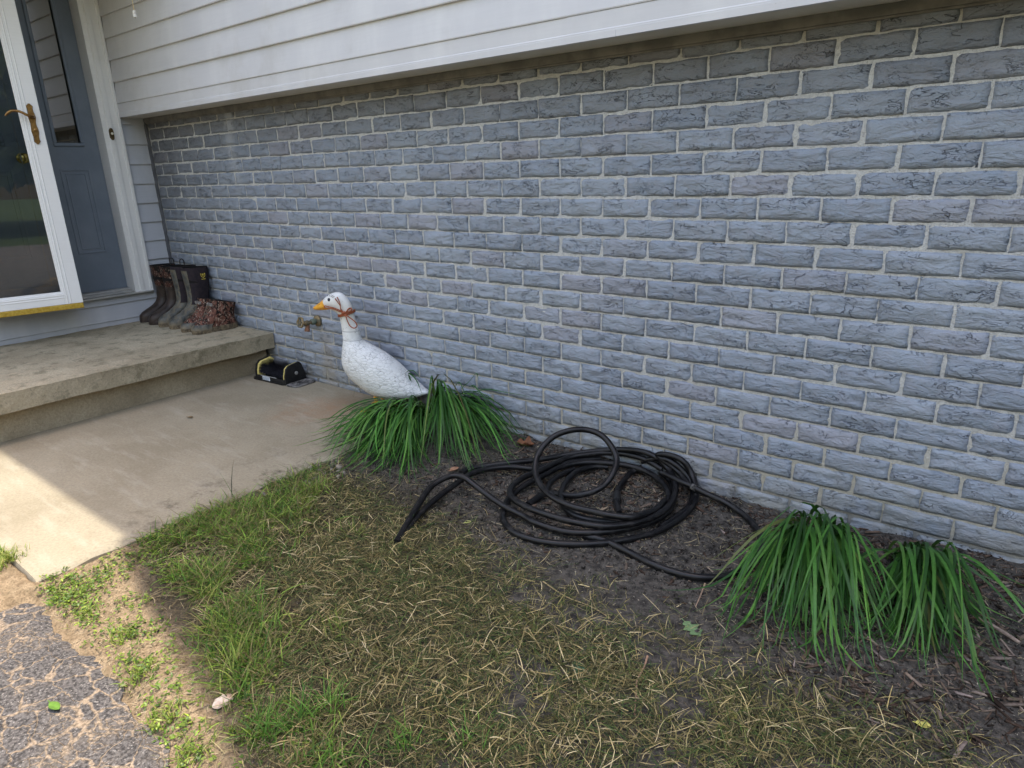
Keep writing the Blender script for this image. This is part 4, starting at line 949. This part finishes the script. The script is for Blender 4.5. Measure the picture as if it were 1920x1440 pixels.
LEAF = leafmat("leaf_blade", .28, .45); GRASSM = leafmat("grass_blade", .3, .6); STRAWM = leafmat("dry_straw", .12, .85)

def clump(name_label, crowns, dests, n, wid, seed, extra=(), h0=.03, e0r=(35, 78), dark=1.0, smin=.45, bnd=.1):
    rng = np.random.default_rng(seed); cr = [at(*c, 0.0) for c in crowns]
    base = []; dst = []; 
    for i in range(n):
        ci = i % len(cr); D = dests[ci]; j = rng.integers(0, len(D) - 1); f = rng.random()
        a = np.array(D[j]) * (1 - f) + np.array(D[j + 1]) * f
        c = cr[ci]; d = at(*a, -.01); s_ = rng.uniform(smin, 1.08) if rng.random() < .75 else rng.uniform(.2, .6)
        b = c + rng.normal(0, .03, 3) * (1, .7, 0); b[1] = min(b[1], -.03); b[2] = float(gz(b[0], b[1])) + .005
        base.append(b); dst.append(c + (d - c) * s_ + rng.normal(0, .03, 3))
    base = np.array(base); dst = np.array(dst); dv = dst - base; az = np.arctan2(dv[:, 1], dv[:, 0]); D = np.hypot(dv[:, 0], dv[:, 1])
    e0 = np.radians(rng.uniform(*e0r, n)); e1 = np.radians(rng.uniform(-88, -50, n))
    hx = (np.sin(e0) - np.sin(e1)) / (e0 - e1); L = D / hx * 1.05
    lift = .004 + rng.random(n) * h0
    V, F = ribbons(base, az, L, rng.uniform(.75, 1.2, n) * wid, e0, e1, 10, rng.normal(0, .35, n), lambda x, y: gz(x, y) + lift, .85)
    # gentle side bend
    k2 = 11; Vb = V.reshape(n, k2, 2, 3); t_ = np.linspace(0, 1, k2) ** 2; bend = rng.normal(0, bnd, n)
    Vb[..., 0] += (-np.sin(az) * bend)[:, None, None] * t_[None, :, None] * np.minimum(1, L / .4)[:, None, None]; Vb[..., 1] += (np.cos(az) * bend)[:, None, None] * t_[None, :, None] * np.minimum(1, L / .4)[:, None, None]
    V = Vb.reshape(-1, 3)
    bc = lerp_col(rng, n, [(.018, .066, .012), (.034, .118, .02), (.065, .19, .03), (.12, .27, .05)], .22) * dark
    tt = np.repeat(np.linspace(0, 1, k2), 2)[None, :, None]
    pale = np.array((.20, .26, .09)); c = bc[:, None, :] * (1 - np.clip(.22 - tt, 0, .22) / .22 * .55) + pale * np.clip(.22 - tt, 0, .22) / .22 * .55
    c = np.broadcast_to(c, (n, k2 * 2, 3)).copy(); yel = rng.random(n) < .035; c[yel] = c[yel] * .5 + np.array((.20, .16, .06)) * .5
    # a centre crease: fold the blade into a shallow V
    VV = [V]; FF = [F]; CC = [c.reshape(-1, 3)]; off = len(V)
    for pts, w_ in extra:
        P = catmull(pts, 5); T = np.gradient(P, axis=0); sd_ = np.cross(T, (0, -.6, .8)); sd_ /= np.linalg.norm(sd_, axis=1)[:, None] + 1e-9
        tw = np.linspace(0, 1, len(P)); wv = w_ * np.clip(1 - tw ** 3, .08, 1) / 2
        v = np.stack([P - sd_ * wv[:, None], P + sd_ * wv[:, None]], 1).reshape(-1, 3); q = np.arange(len(P) - 1) * 2 + off
        VV.append(v); FF.append(np.stack([q, q + 1, q + 3, q + 2], 1)); CC.append(np.tile((.03, .11, .022), (len(v), 1))); off += len(v)
    b0 = np.mean(cr, 0); b0[2] = float(gz(b0[0], b0[1]))
    o = link("daylily_clump", make_mesh("daylily_clump", np.concatenate(VV), np.concatenate(FF), LEAF, True, np.concatenate(CC)), None, b0)
    tag(o, name_label, "plant", "daylily clumps along the brick wall")
    # crown of the plant: short pale stems
    return o
wallp = lambda x, y, d=.06: at_plane(x, y, (0, -d, 0), (0, 1, 0))
ga = lambda x, y, h: at(x, y, h)
clump("large daylily clump at the path corner, flopping over in front of the goose", [(792, 784), (748, 784)],
      [[(650, 800), (600, 840), (612, 868), (650, 880), (700, 890), (735, 915), (752, 900), (750, 870)], [(660, 790), (615, 822), (605, 850), (640, 872), (690, 880), (730, 885)]], 400, .0102, 5,
      [([ga(770, 770, 0), wallp(757, 725), wallp(760, 700, .1), wallp(775, 695, .12), wallp(790, 712, .14)], .009), ([ga(775, 772, 0), wallp(771, 720, .09), wallp(766, 700, .1), wallp(780, 712, .12), wallp(792, 740, .14)], .010),
       ([ga(775, 775, 0), wallp(735, 730, .12), wallp(700, 715, .16), wallp(672, 720, .2), wallp(662, 745, .25)], .004)], .085, (20, 68), 1.15, .62, .075)
clump("bushy daylily clump between the goose and the coiled black hose", [(862, 763), (886, 768)],
      [[(842, 850), (832, 886), (855, 890), (880, 875), (915, 870)], [(880, 878), (915, 872), (955, 862), (970, 835), (962, 800), (935, 785)]], 280, .0095, 6,
      [([ga(850, 768, 0), wallp(860, 735), wallp(880, 715, .08), wallp(893, 700, .09), wallp(897, 712, .12)], .008), ([ga(852, 768, 0), wallp(878, 742), wallp(910, 730, .08), wallp(945, 735, .09), wallp(1000, 745, .07)], .007),
       ([ga(856, 768, 0), wallp(880, 725), wallp(900, 735, .09), wallp(920, 770, .1)], .009), ([ga(848, 768, 0), wallp(850, 740), wallp(860, 716, .08), wallp(875, 745, .1)], .009)], .09, (50, 86), 1.1, .45, .08)
clump("tall dark green daylily clump touching the right loop of the hose", [(1503, 1003), (1560, 1012)],
      [[(1340, 1165), (1385, 1165), (1420, 1195), (1470, 1212), (1510, 1230), (1550, 1262), (1560, 1225)], [(1500, 1200), (1545, 1205), (1585, 1215), (1610, 1222), (1622, 1190)]], 290, .0112, 7,
      [([ga(1510, 1000, 0), ga(1508, 992, .06), ga(1508, 985, .11), ga(1515, 976, .15)], .010), ([ga(1507, 1000, 0), ga(1506, 990, .06), ga(1503, 982, .12)], .008), ([ga(1512, 1000, .02), ga(1520, 985, .09), ga(1512, 1000, .10), ga(1522, 1040, .08)], .010)], .06, (45, 85), 1.0)
clump("daylily clump farthest right, blades fanned low over the mulch", [(1708, 1045), (1728, 1045)],
      [[(1662, 1180), (1668, 1215), (1700, 1235), (1740, 1225), (1785, 1262)], [(1700, 1235), (1745, 1225), (1785, 1262), (1815, 1215), (1815, 1165), (1840, 1150)]], 250, .0112, 8, [([ga(1720, 1040, 0), ga(1790, 1050, .07), ga(1850, 1090, .05), ga(1925, 1170, .01)], .010), ([ga(1705, 1040, 0), ga(1640, 1030, .07), ga(1600, 1050, .06), ga(1560, 1035, .04)], .008)], .05, (35, 75), .95)

# --- living grass
rng = np.random.default_rng(21)
GREEN = [(585, 885), (520, 905), (430, 935), (350, 985), (300, 1035), (335, 1090), (385, 1160), (430, 1250), (455, 1330), (465, 1440), (650, 1440), (620, 1390), (540, 1290), (510, 1180), (465, 1090), (500, 1000), (590, 930)]
n = 13000; P = scatter(n, GREEN, 30, rng, .44, 9); n = len(P)
b = np.column_stack([P, gz(P[:, 0], P[:, 1]) - .004])
L = rng.gamma(4, .011, n) + .018; c = lerp_col(rng, n, [(.035, .10, .012), (.09, .21, .02), (.19, .33, .04), (.36, .43, .09)], .3); dry = rng.random(n) < .33; c[dry] = lerp_col(rng, dry.sum(), [(.16, .14, .05), (.30, .25, .11)])
sets = [ribbons(b, rng.uniform(0, 2 * np.pi, n), L, rng.uniform(.0018, .0040, n), np.radians(rng.uniform(18, 85, n)), np.radians(rng.uniform(-50, 40, n)), 4, rng.normal(0, .5, n))]
cols = [np.repeat(c, 10, 0)]
# upright seedy tufts and thin grass spreading over the dry part
T = [(590, 925, 40, .10), (570, 950, 55, .09), (545, 965, 45, .08), (630, 1180, 40, .06), (665, 1000, 25, .06), (760, 1390, 35, .07), (870, 1385, 30, .06), (620, 1330, 40, .09), (560, 1360, 60, .10), (500, 1380, 50, .11), (660, 1430, 30, .08), (1415, 1360, 12, .05), (395, 1120, 40, .08), (410, 1180, 50, .09), (450, 1230, 50, .1), (120, 1120, 60, .04), (160, 1150, 60, .035), (230, 1190, 60, .04), (260, 1260, 60, .04), (310, 1340, 60, .045), (360, 1400, 60, .05), (330, 1080, 60, .05), (20, 1060, 90, .05), (8, 1048, 80, .05), (0, 1070, 60, .04)]
for tx, ty, m_, ln in T:
    p = at(tx, ty, -.02); b = np.column_stack([rng.normal(p[0], .022, m_), rng.normal(p[1], .022, m_), np.zeros(m_)]); b[:, 2] = gz(b[:, 0], b[:, 1]) - .003
    sets.append(ribbons(b, rng.uniform(0, 6.28, m_), rng.uniform(.6, 1.2, m_) * ln, rng.uniform(.002, .0042, m_), np.radians(rng.uniform(45, 88, m_)), np.radians(rng.uniform(-30, 60, m_)), 4, rng.normal(0, .4, m_)))
    c = lerp_col(rng, m_, [(.10, .18, .02), (.20, .28, .04), (.36, .36, .10)] if ty < 1300 or tx < 380 else [(.06, .16, .02), (.11, .25, .03), (.18, .33, .05)]); cols.append(np.repeat(c, 10, 0))
STRAW = [(590, 900), (680, 930), (760, 985), (830, 1020), (960, 1080), (1110, 1150), (1290, 1235), (1500, 1320), (1920, 1430), (1920, 1460), (480, 1460), (520, 1250), (500, 1090), (520, 960)]
n = 11000; P = scatter(n, STRAW, 30, rng, .34, 9); n = len(P); b = np.column_stack([P, gz(P[:, 0], P[:, 1]) - .003])
sets.append(ribbons(b, rng.uniform(0, 6.28, n), rng.uniform(.014, .06, n), rng.uniform(.0013, .0030, n), np.radians(rng.uniform(15, 85, n)), np.radians(rng.uniform(-40, 45, n)), 4, rng.normal(0, .5, n))); cols.append(np.repeat(lerp_col(rng, n, [(.05, .07, .014), (.13, .13, .035), (.31, .26, .09), (.50, .42, .21)], .3), 10, 0))
o = 0; FF = []
for V, F in sets: FF.append(F + o); o += len(V)
tag(link("grass", make_mesh("grass", np.concatenate([s_[0] for s_ in sets]), np.concatenate(FF), GRASSM, True, np.concatenate(cols))), "short patchy green grass growing along the path and lower bed", "grass", None, 'stuff')

# --- dry clippings lying on the bed
sets = []; cols = []
def lay(n, poly, jit, L, W, stops, patch=0, lift=.012, e=(-8, 14), bend=.9):
    P = scatter(n, poly, jit, rng, patch, 7); n = len(P)
    b = np.column_stack([P, gz(P[:, 0], P[:, 1]) + rng.random(n) * lift])
    l = rng.uniform(*L, n); az = rng.uniform(0, 6.28, n); e0 = np.radians(rng.uniform(*e, n)); zl = rng.random(n) * lift + .001
    V, F = ribbons(b, az, l, rng.uniform(*W, n), e0, e0 - np.radians(rng.uniform(0, 25, n)), 4, rng.normal(0, .5, n), lambda x, y: gz(x, y) + zl, 1.0, .35)
    Vb = V.reshape(n, 5, 2, 3); t_ = np.linspace(0, 1, 5) ** 2; bd = rng.normal(0, .22, n) * l * bend
    Vb[..., 0] += (-np.sin(az) * bd)[:, None, None] * t_[None, :, None]; Vb[..., 1] += (np.cos(az) * bd)[:, None, None] * t_[None, :, None]
    sets.append((Vb.reshape(-1, 3), F)); cols.append(np.repeat(lerp_col(rng, n, stops, .2), 10, 0))
ALL = [(560, 880), (760, 840), (1000, 830), (1400, 960), (1920, 1090), (1930, 1460), (430, 1460), (500, 1100)]
lay(13000, STRAW, 34, (.015, .06), (.0011, .0026), [(.035, .038, .014), (.075, .075, .028), (.16, .135, .055), (.28, .225, .11)], .28, .014, (-8, 30), 1.0)
lay(6000, STRAW, 40, (.02, .08), (.0010, .0022), [(.03, .07, .018), (.075, .125, .03), (.18, .19, .06)], .25, .012, (-8, 30), 1.0)
lay(2300, STRAW, 40, (.018, .075), (.0012, .0028), [(.29, .22, .09), (.43, .34, .16), (.62, .52, .31)], .2, .018, (-5, 35), .9)
lay(4600, ALL, 20, (.005, .03), (.0007, .0016), [(.16, .13, .07), (.32, .27, .15), (.5, .43, .28)], .2, .008)
lay(420, ALL, 20, (.02, .09), (.0011, .0028), [(.2, .16, .08), (.36, .29, .17), (.5, .42, .28)], .3, .01)
lay(3000, GREEN, 26, (.02, .07), (.001, .0026), [(.10, .09, .04), (.25, .20, .10), (.42, .35, .2)], 0, .015)
SANDY = [(60, 1100), (230, 1060), (300, 1160), (400, 1320), (450, 1440), (300, 1440), (160, 1200)]
lay(900, SANDY, 15, (.006, .035), (.0007, .0016), [(.2, .15, .09), (.38, .3, .19), (.5, .42, .28)], 0, .004)
o = 0; FF = []
for V, F in sets: FF.append(F + o); o += len(V)
tag(link("straw_clippings", make_mesh("straw_clippings", np.concatenate([s_[0] for s_ in sets]), np.concatenate(FF), STRAWM, True, np.concatenate(cols))), "dry tan grass clippings scattered over the bare lawn", "dry grass", None, 'stuff')

# --- bark mulch and crumbs
def chips(n, poly, jit, L, ar, th, stops, patch=0, tilt=.25):
    P = scatter(n, poly, jit, rng, patch, 6); n = len(P); l = np.minimum(rng.gamma(2, 1, n) / 4, 1.15) * (L[1] - L[0]) + L[0]; w_ = l * rng.uniform(*ar, n); t_ = np.maximum(w_ * th, .0012)
    az = rng.uniform(0, 6.28, n); c_, s_ = np.cos(az), np.sin(az); tl = rng.normal(0, tilt, n); rl = rng.normal(0, tilt, n)
    z = gzf(P[:, 0], P[:, 1]) + t_ * .4 + np.abs(tl) * l * .25
    cor = np.array([(-.5, -.35, -.5), (.5, -.2, -.5), (.45, .3, -.5), (-.4, .5, -.5), (-.48, -.3, .5), (.42, -.22, .5), (.5, .25, .5), (-.45, .4, .5)])
    V = np.zeros((n, 8, 3)); q = cor[None] * (1 + rng.normal(0, .16, (n, 8, 3)))
    lx = q[..., 0] * l[:, None]; ly = q[..., 1] * w_[:, None]; lz = q[..., 2] * t_[:, None] + lx * np.sin(tl)[:, None] + ly * np.sin(rl)[:, None]
    V[..., 0] = P[:, :1] + lx * c_[:, None] - ly * s_[:, None]; V[..., 1] = np.minimum(P[:, 1:] + lx * s_[:, None] + ly * c_[:, None], -.004); V[..., 2] = z[:, None] + lz
    f = np.array([(3, 2, 1, 0), (4, 5, 6, 7), (0, 1, 5, 4), (1, 2, 6, 5), (2, 3, 7, 6), (3, 0, 4, 7)]); F = (f[None] + (np.arange(n) * 8)[:, None, None]).reshape(-1, 4)
    return V.reshape(-1, 3), F, np.repeat(lerp_col(rng, n, stops, .25), 8, 0)
BED = [(560, 880), (850, 860), (990, 830), (1200, 860), (1450, 960), (1700, 1010), (1930, 1065), (1930, 1460), (1700, 1400), (1450, 1290), (1380, 1180), (1200, 1110), (1000, 1030), (830, 980), (700, 930)]
RIGHT = [(1380, 1010), (1500, 975), (1930, 1065), (1930, 1460), (1640, 1400), (1480, 1290), (1420, 1150)]
WALLB = [(960, 815), (1200, 870), (1440, 955), (1930, 1060), (1930, 1110), (1500, 1010), (1300, 960), (1000, 880)]
RING = [(940, 870), (1100, 850), (1280, 880), (1320, 960), (1200, 1000), (1010, 990), (930, 930)]
CH = [(.03, .02, .015), (.07, .045, .032), (.13, .09, .065), (.20, .155, .12)]
Q = [chips(1500, BED, 25, (.006, .026), (.15, .5), .3, CH), chips(1300, RIGHT, 25, (.006, .05), (.08, .28), .4, CH + [(.27, .215, .19)]), chips(1000, WALLB, 12, (.006, .04), (.08, .3), .4, CH), chips(420, RING, 12, (.008, .04), (.15, .5), .3, CH + [(.32, .24, .15)]),
     chips(12000, BED, 25, (.002, .009), (.4, .95), .7, [(.02, .018, .016), (.07, .063, .054), (.15, .135, .112)]), chips(6000, ALL, 20, (.0015, .0055), (.3, .9), .4, [(.05, .045, .04), (.2, .18, .15), (.45, .40, .32)], .1),
     chips(240, [(470, 905), (560, 862), (640, 870), (600, 905), (520, 925)], 10, (.008, .03), (.4, .8), .5, [(.10, .085, .065), (.24, .21, .17), (.36, .32, .27)])]
o = 0; FF = []
for V, F, c in Q: FF.append(F + o); o += len(V)
k = NT("bark_mulch"); c = k.attr(); c = k.mix(k.ramp(k.noise(120, 4, .7, k.vscale(1, 1, 1)), .3, .7, 0, .55), c, (.3, .28, .26), 'MULTIPLY'); MUL = k.fin(c, .92, k.bump(k.noise(200, 4), .5, .003), .15)
tag(link("bark_mulch", make_mesh("bark_mulch", np.concatenate([q[0] for q in Q]), np.concatenate(FF), MUL, False, np.concatenate([q[2] for q in Q]))), "dark bark mulch chips and soil crumbs along the brick wall", "mulch", None, 'stuff')

# --- low broad-leaved weeds in the sandy strip and along the path
PATCH = [([(60, 1105), (110, 1075), (160, 1090), (175, 1125), (160, 1180), (130, 1150), (95, 1130)], 420), ([(150, 1075), (250, 1030), (290, 1040), (215, 1090), (160, 1110)], 380), ([(240, 1030), (330, 975), (400, 955), (400, 985), (330, 1010), (280, 1045)], 380), ([(185, 1190), (230, 1172), (290, 1165), (285, 1200), (210, 1208)], 170), ([(160, 1205), (190, 1195), (195, 1230), (170, 1232)], 70), ([(215, 1255), (260, 1230), (300, 1230), (280, 1275), (230, 1285)], 190), ([(255, 1330), (330, 1320), (370, 1380), (350, 1400), (275, 1370)], 240), ([(300, 1380), (370, 1390), (400, 1440), (340, 1440)], 130), ([(430, 1375), (490, 1350), (500, 1440), (430, 1440)], 160), ([(385, 1260), (440, 1240), (450, 1290), (400, 1300)], 90), ([(270, 1050), (420, 1010), (430, 1060), (300, 1100)], 200), ([(90, 1110), (300, 1110), (420, 1440), (330, 1440), (200, 1230)], 260), ([(460, 1210), (560, 1290), (620, 1400), (520, 1430), (440, 1300)], 160), ([(370, 960), (420, 930), (430, 970), (390, 990)], 60)]
VV = []; FF = []; CC = []; o = 0
for poly, m_ in PATCH:
    m_ = int(m_ * 1.15)
    P = scatter(m_, poly, 6, rng); n = len(P); n3 = n * 3; P = np.repeat(P, 3, 0) + rng.normal(0, .007, (n * 3, 2)); bad = (P[:, 0] < 2.66) & (P[:, 1] > -1.88); P[bad, 0] = 2.665
    b = np.column_stack([P, gz(P[:, 0], P[:, 1]) + rng.uniform(.002, .016, n3)])
    V, F = ribbons(b, rng.uniform(0, 6.28, n3), rng.uniform(.006, .016, n3), rng.uniform(.003, .008, n3), np.radians(rng.uniform(0, 55, n3)), np.radians(rng.uniform(-30, 20, n3)), 3, rng.normal(0, .4, n3), lambda x, y: gz(x, y) + .002, 1, .8)
    VV.append(V); FF.append(F + o); o += len(V); CC.append(np.repeat(lerp_col(rng, n3, [(.05, .11, .012), (.12, .20, .02), (.24, .30, .04)], .3), 8, 0))
tag(link("weeds", make_mesh("weeds", np.concatenate(VV), np.concatenate(FF), LEAF, True, np.concatenate(CC))), "low bright green weeds creeping over the sandy edge of the driveway", "weeds", None, 'stuff')

# --- single fallen leaves, shell, sticks
def leaf_thing(name, px, py, length, width, az, colr, label, cat="leaf", lobes=0, curl=.2, z=0.0, path=False):
    p = at(px, py, z if path else -.02); base = z if path else float(gzf(p[0], p[1])); p = at(px, py, base); p[2] = base + .004
    n_ = 24; mbv = []; ca, sa = math.cos(az), math.sin(az)
    for i in range(n_ + 1):
        t_ = i / n_; w_ = width / 2 * math.sin(math.pi * min(1, t_ * .96 + .02)) ** .75 * (1 + (.38 * math.sin(t_ * lobes * 2 * math.pi) if lobes else 0)); x = (t_ - .5) * length
        for s_ in (-1, -.5, 0, .5, 1):
            y = w_ * s_; zz = curl * (abs(s_) ** 1.5 * w_ * 1.0 + (t_ - .5) ** 2 * length * .6) + .0006
            mbv.append((p[0] + x * ca - y * sa, p[1] + x * sa + y * ca, p[2] + zz))
    F = [(i * 5 + j, i * 5 + j + 1, i * 5 + j + 6, i * 5 + j + 5) for i in range(n_) for j in range(4)]
    mb = MB(); mb.add(mbv, F)
    k = NT(name + "_skin"); nn = k.noise(60, 4); c = k.mix(k.ramp(nn, .3, .7), colr, tuple(q * .6 for q in colr)); mt = k.fin(c, .7, k.bump(nn, .3, .002), .25)
    t = thing(name, tuple(p), label, cat); o = mb.build("leaf_blade", mt, t, smooth=True)
    mod = o.modifiers.new("thick", 'SOLIDIFY'); mod.thickness = .0006
    mb = MB(); q = lambda x: (p[0] + x * ca, p[1] + x * sa, p[2] + curl * ((x / length) ** 2) * length * .6 + .0012); mb.tube([q(-length * .5), q(-length * .5 - length * .2)], .0012, 5); mb.build("stem", mt, t); return t
leaf_thing("fallen_leaf", 985, 838, .085, .06, .4, (.20, .085, .04), "curled brown dead leaf against the wall behind the hose", curl=.9, lobes=2)
leaf_thing("fallen_leaf", 1298, 1182, .07, .04, -.5, (.17, .27, .12), "pale green lobed leaf lying on dark soil left of the daylilies", lobes=3, curl=.1)
leaf_thing("fallen_leaf", 1084, 1257, .06, .032, -.6, (.08, .20, .12), "blue green oval leaf lying among dry clippings", curl=.25)
leaf_thing("fallen_leaf", 103, 1327, .045, .022, .1, (.10, .20, .025), "small green leaf lying on the cracked asphalt", z=-.022, path=True, curl=.2)
leaf_thing("fallen_leaf", 1372, 1345, .03, .026, 1.0, (.50, .43, .12), "small yellow leaf on the dry grass at the bottom", curl=.2)
leaf_thing("fallen_leaf", 852, 884, .05, .03, 1.4, (.36, .20, .12), "tan dead leaf tucked behind the raised bend of the hose", curl=.7)
leaf_thing("fallen_leaf", 877, 981, .026, .02, 1.2, (.45, .47, .14), "tiny yellow green leaf on soil below the hose bend", curl=.15)
leaf_thing("fallen_leaf", 357, 784, .03, .022, .6, (.22, .15, .075), "brown leaf lying on the concrete path", z=0.0, path=True, curl=.3)
leaf_thing("fallen_leaf", 1240, 941, .03, .022, .9, (.62, .55, .40), "cream dead leaf inside the hose coil", curl=.3)
leaf_thing("fallen_leaf", 1730, 1362, .03, .026, .3, (.50, .46, .12), "small yellow leaf near the lower right corner of the bed", curl=.3)
p = at(418, 1316, -.02); p[2] = float(gz(p[0], p[1])) + .006
t = thing("broken_shell", tuple(p), "pale broken shell lying at the shade edge beside the weeds", "shell"); mb = MB(); secs = []
for i in range(9):
    r_ = .024 * math.sin((i + .6) / 9.2 * math.pi / 2) ; secs.append([(p[0] + r_ * (1 + .12 * math.cos(7 * a)) * math.cos(a) * .8, p[1] + r_ * math.sin(a) * 1.1, p[2] + .012 * math.cos((i + .6) / 9.2 * math.pi / 2)) for a in np.linspace(0, 2 * math.pi, 29)[:-1]])
mb.loft(secs, True, False); mb.build("shell_dome", simple("pale_shell", (.62, .54, .44), (.48, .34, .24), 60, .5, .3), t, smooth=True)
def stick(pts, r, colr, label):
    P = []
    for x, y, h in pts:
        p = at(x, y, -.02); p = at(x, y, float(gz(p[0], p[1])) + h + r); P.append(p)
    P = catmull(P, 5); t = thing("twig", tuple(P[len(P) // 2]), label, "twig"); mb = MB(); mb.tube(P, np.linspace(r, r * .6, len(P)), 7); mb.build("twig_bark", simple("twig_skin", colr, tuple(q * .6 for q in colr), 90, .85, .3), t, smooth=True)
stick([(1214, 1230, .012), (1208, 1250, .012), (1195, 1275, .01), (1193, 1300, .006), (1190, 1335, .004), (1192, 1342, .002)], .0028, (.36, .22, .14), "crooked reddish twig standing out of the clippings below the hose")
stick([(1018, 1090, .004), (1060, 1118, .006), (1110, 1138, .006), (1145, 1160, .003)], .002, (.42, .32, .16), "long thin straw coloured twig below the bottom of the hose coil")
stick([(1322, 1094, .01), (1314, 1115, .008), (1304, 1138, .004)], .0026, (.38, .26, .18), "short brown twig between the hose loop and the daylily")
stick([(1250, 1197, .006), (1225, 1184, .008), (1200, 1196, .004)], .002, (.45, .34, .20), "tan twig on the soil beside the pale lobed leaf")
stick([(1835, 1160, .01), (1870, 1178, .012), (1912, 1205, .006)], .007, (.28, .22, .18), "thick grey bark strip at the right edge of the bed")

# --- woods across the drive, seen only as a reflection in the door glass
rng = np.random.default_rng(5); n = 9000
a = np.radians(rng.uniform(-50, 8, n)); r = rng.uniform(15, 26, n); z = rng.uniform(.2, 1, n) ** .8 * 5.0; x = 2 + r * np.cos(a); y = -2 + r * np.sin(a)
keep = fbm(x * .35, y * .35, 3, 3) * .7 + fbm(a * 9, z * .5, 5, 3) * .5 > .44; x, y, z = x[keep], y[keep], z[keep]; n = len(x)
u = rng.normal(0, 1, (n, 3)); u /= np.linalg.norm(u, axis=1)[:, None]; v = np.cross(u, rng.normal(0, 1, (n, 3))); v /= np.linalg.norm(v, axis=1)[:, None]; s_ = rng.uniform(.2, .5, (n, 1))
C_ = np.column_stack([x, y, z]); V = np.stack([C_ - u * s_, C_ + v * s_ * .6, C_ + u * s_, C_ - v * s_ * .6], 1).reshape(-1, 3); F = np.arange(4 * n).reshape(-1, 4)
col = np.repeat(lerp_col(rng, n, [(.02, .045, .01), (.05, .09, .02), (.09, .13, .03)]), 4, 0)
T = MB()
for i in range(26):
    a_ = R(rng.uniform(-42, 6)); r_ = rng.uniform(15, 24); T.tube([(2 + r_ * math.cos(a_), -2 + r_ * math.sin(a_), -.2), (2 + r_ * math.cos(a_) + rng.normal(0, .3), -2 + r_ * math.sin(a_), 8)], [.22, .08], 7)
tv = np.concatenate(T.v); tf = np.array([f for f in T.f if len(f) == 4]); 
tag(link("woods", make_mesh("woods", np.concatenate([V, tv]), np.concatenate([F, tf + len(V)]), GRASSM, False, np.concatenate([col, np.tile((.05, .04, .03), (len(tv), 1))]))), "dark green woods beyond the lawn, mirrored in the storm door glass", "woods", None, 'stuff')
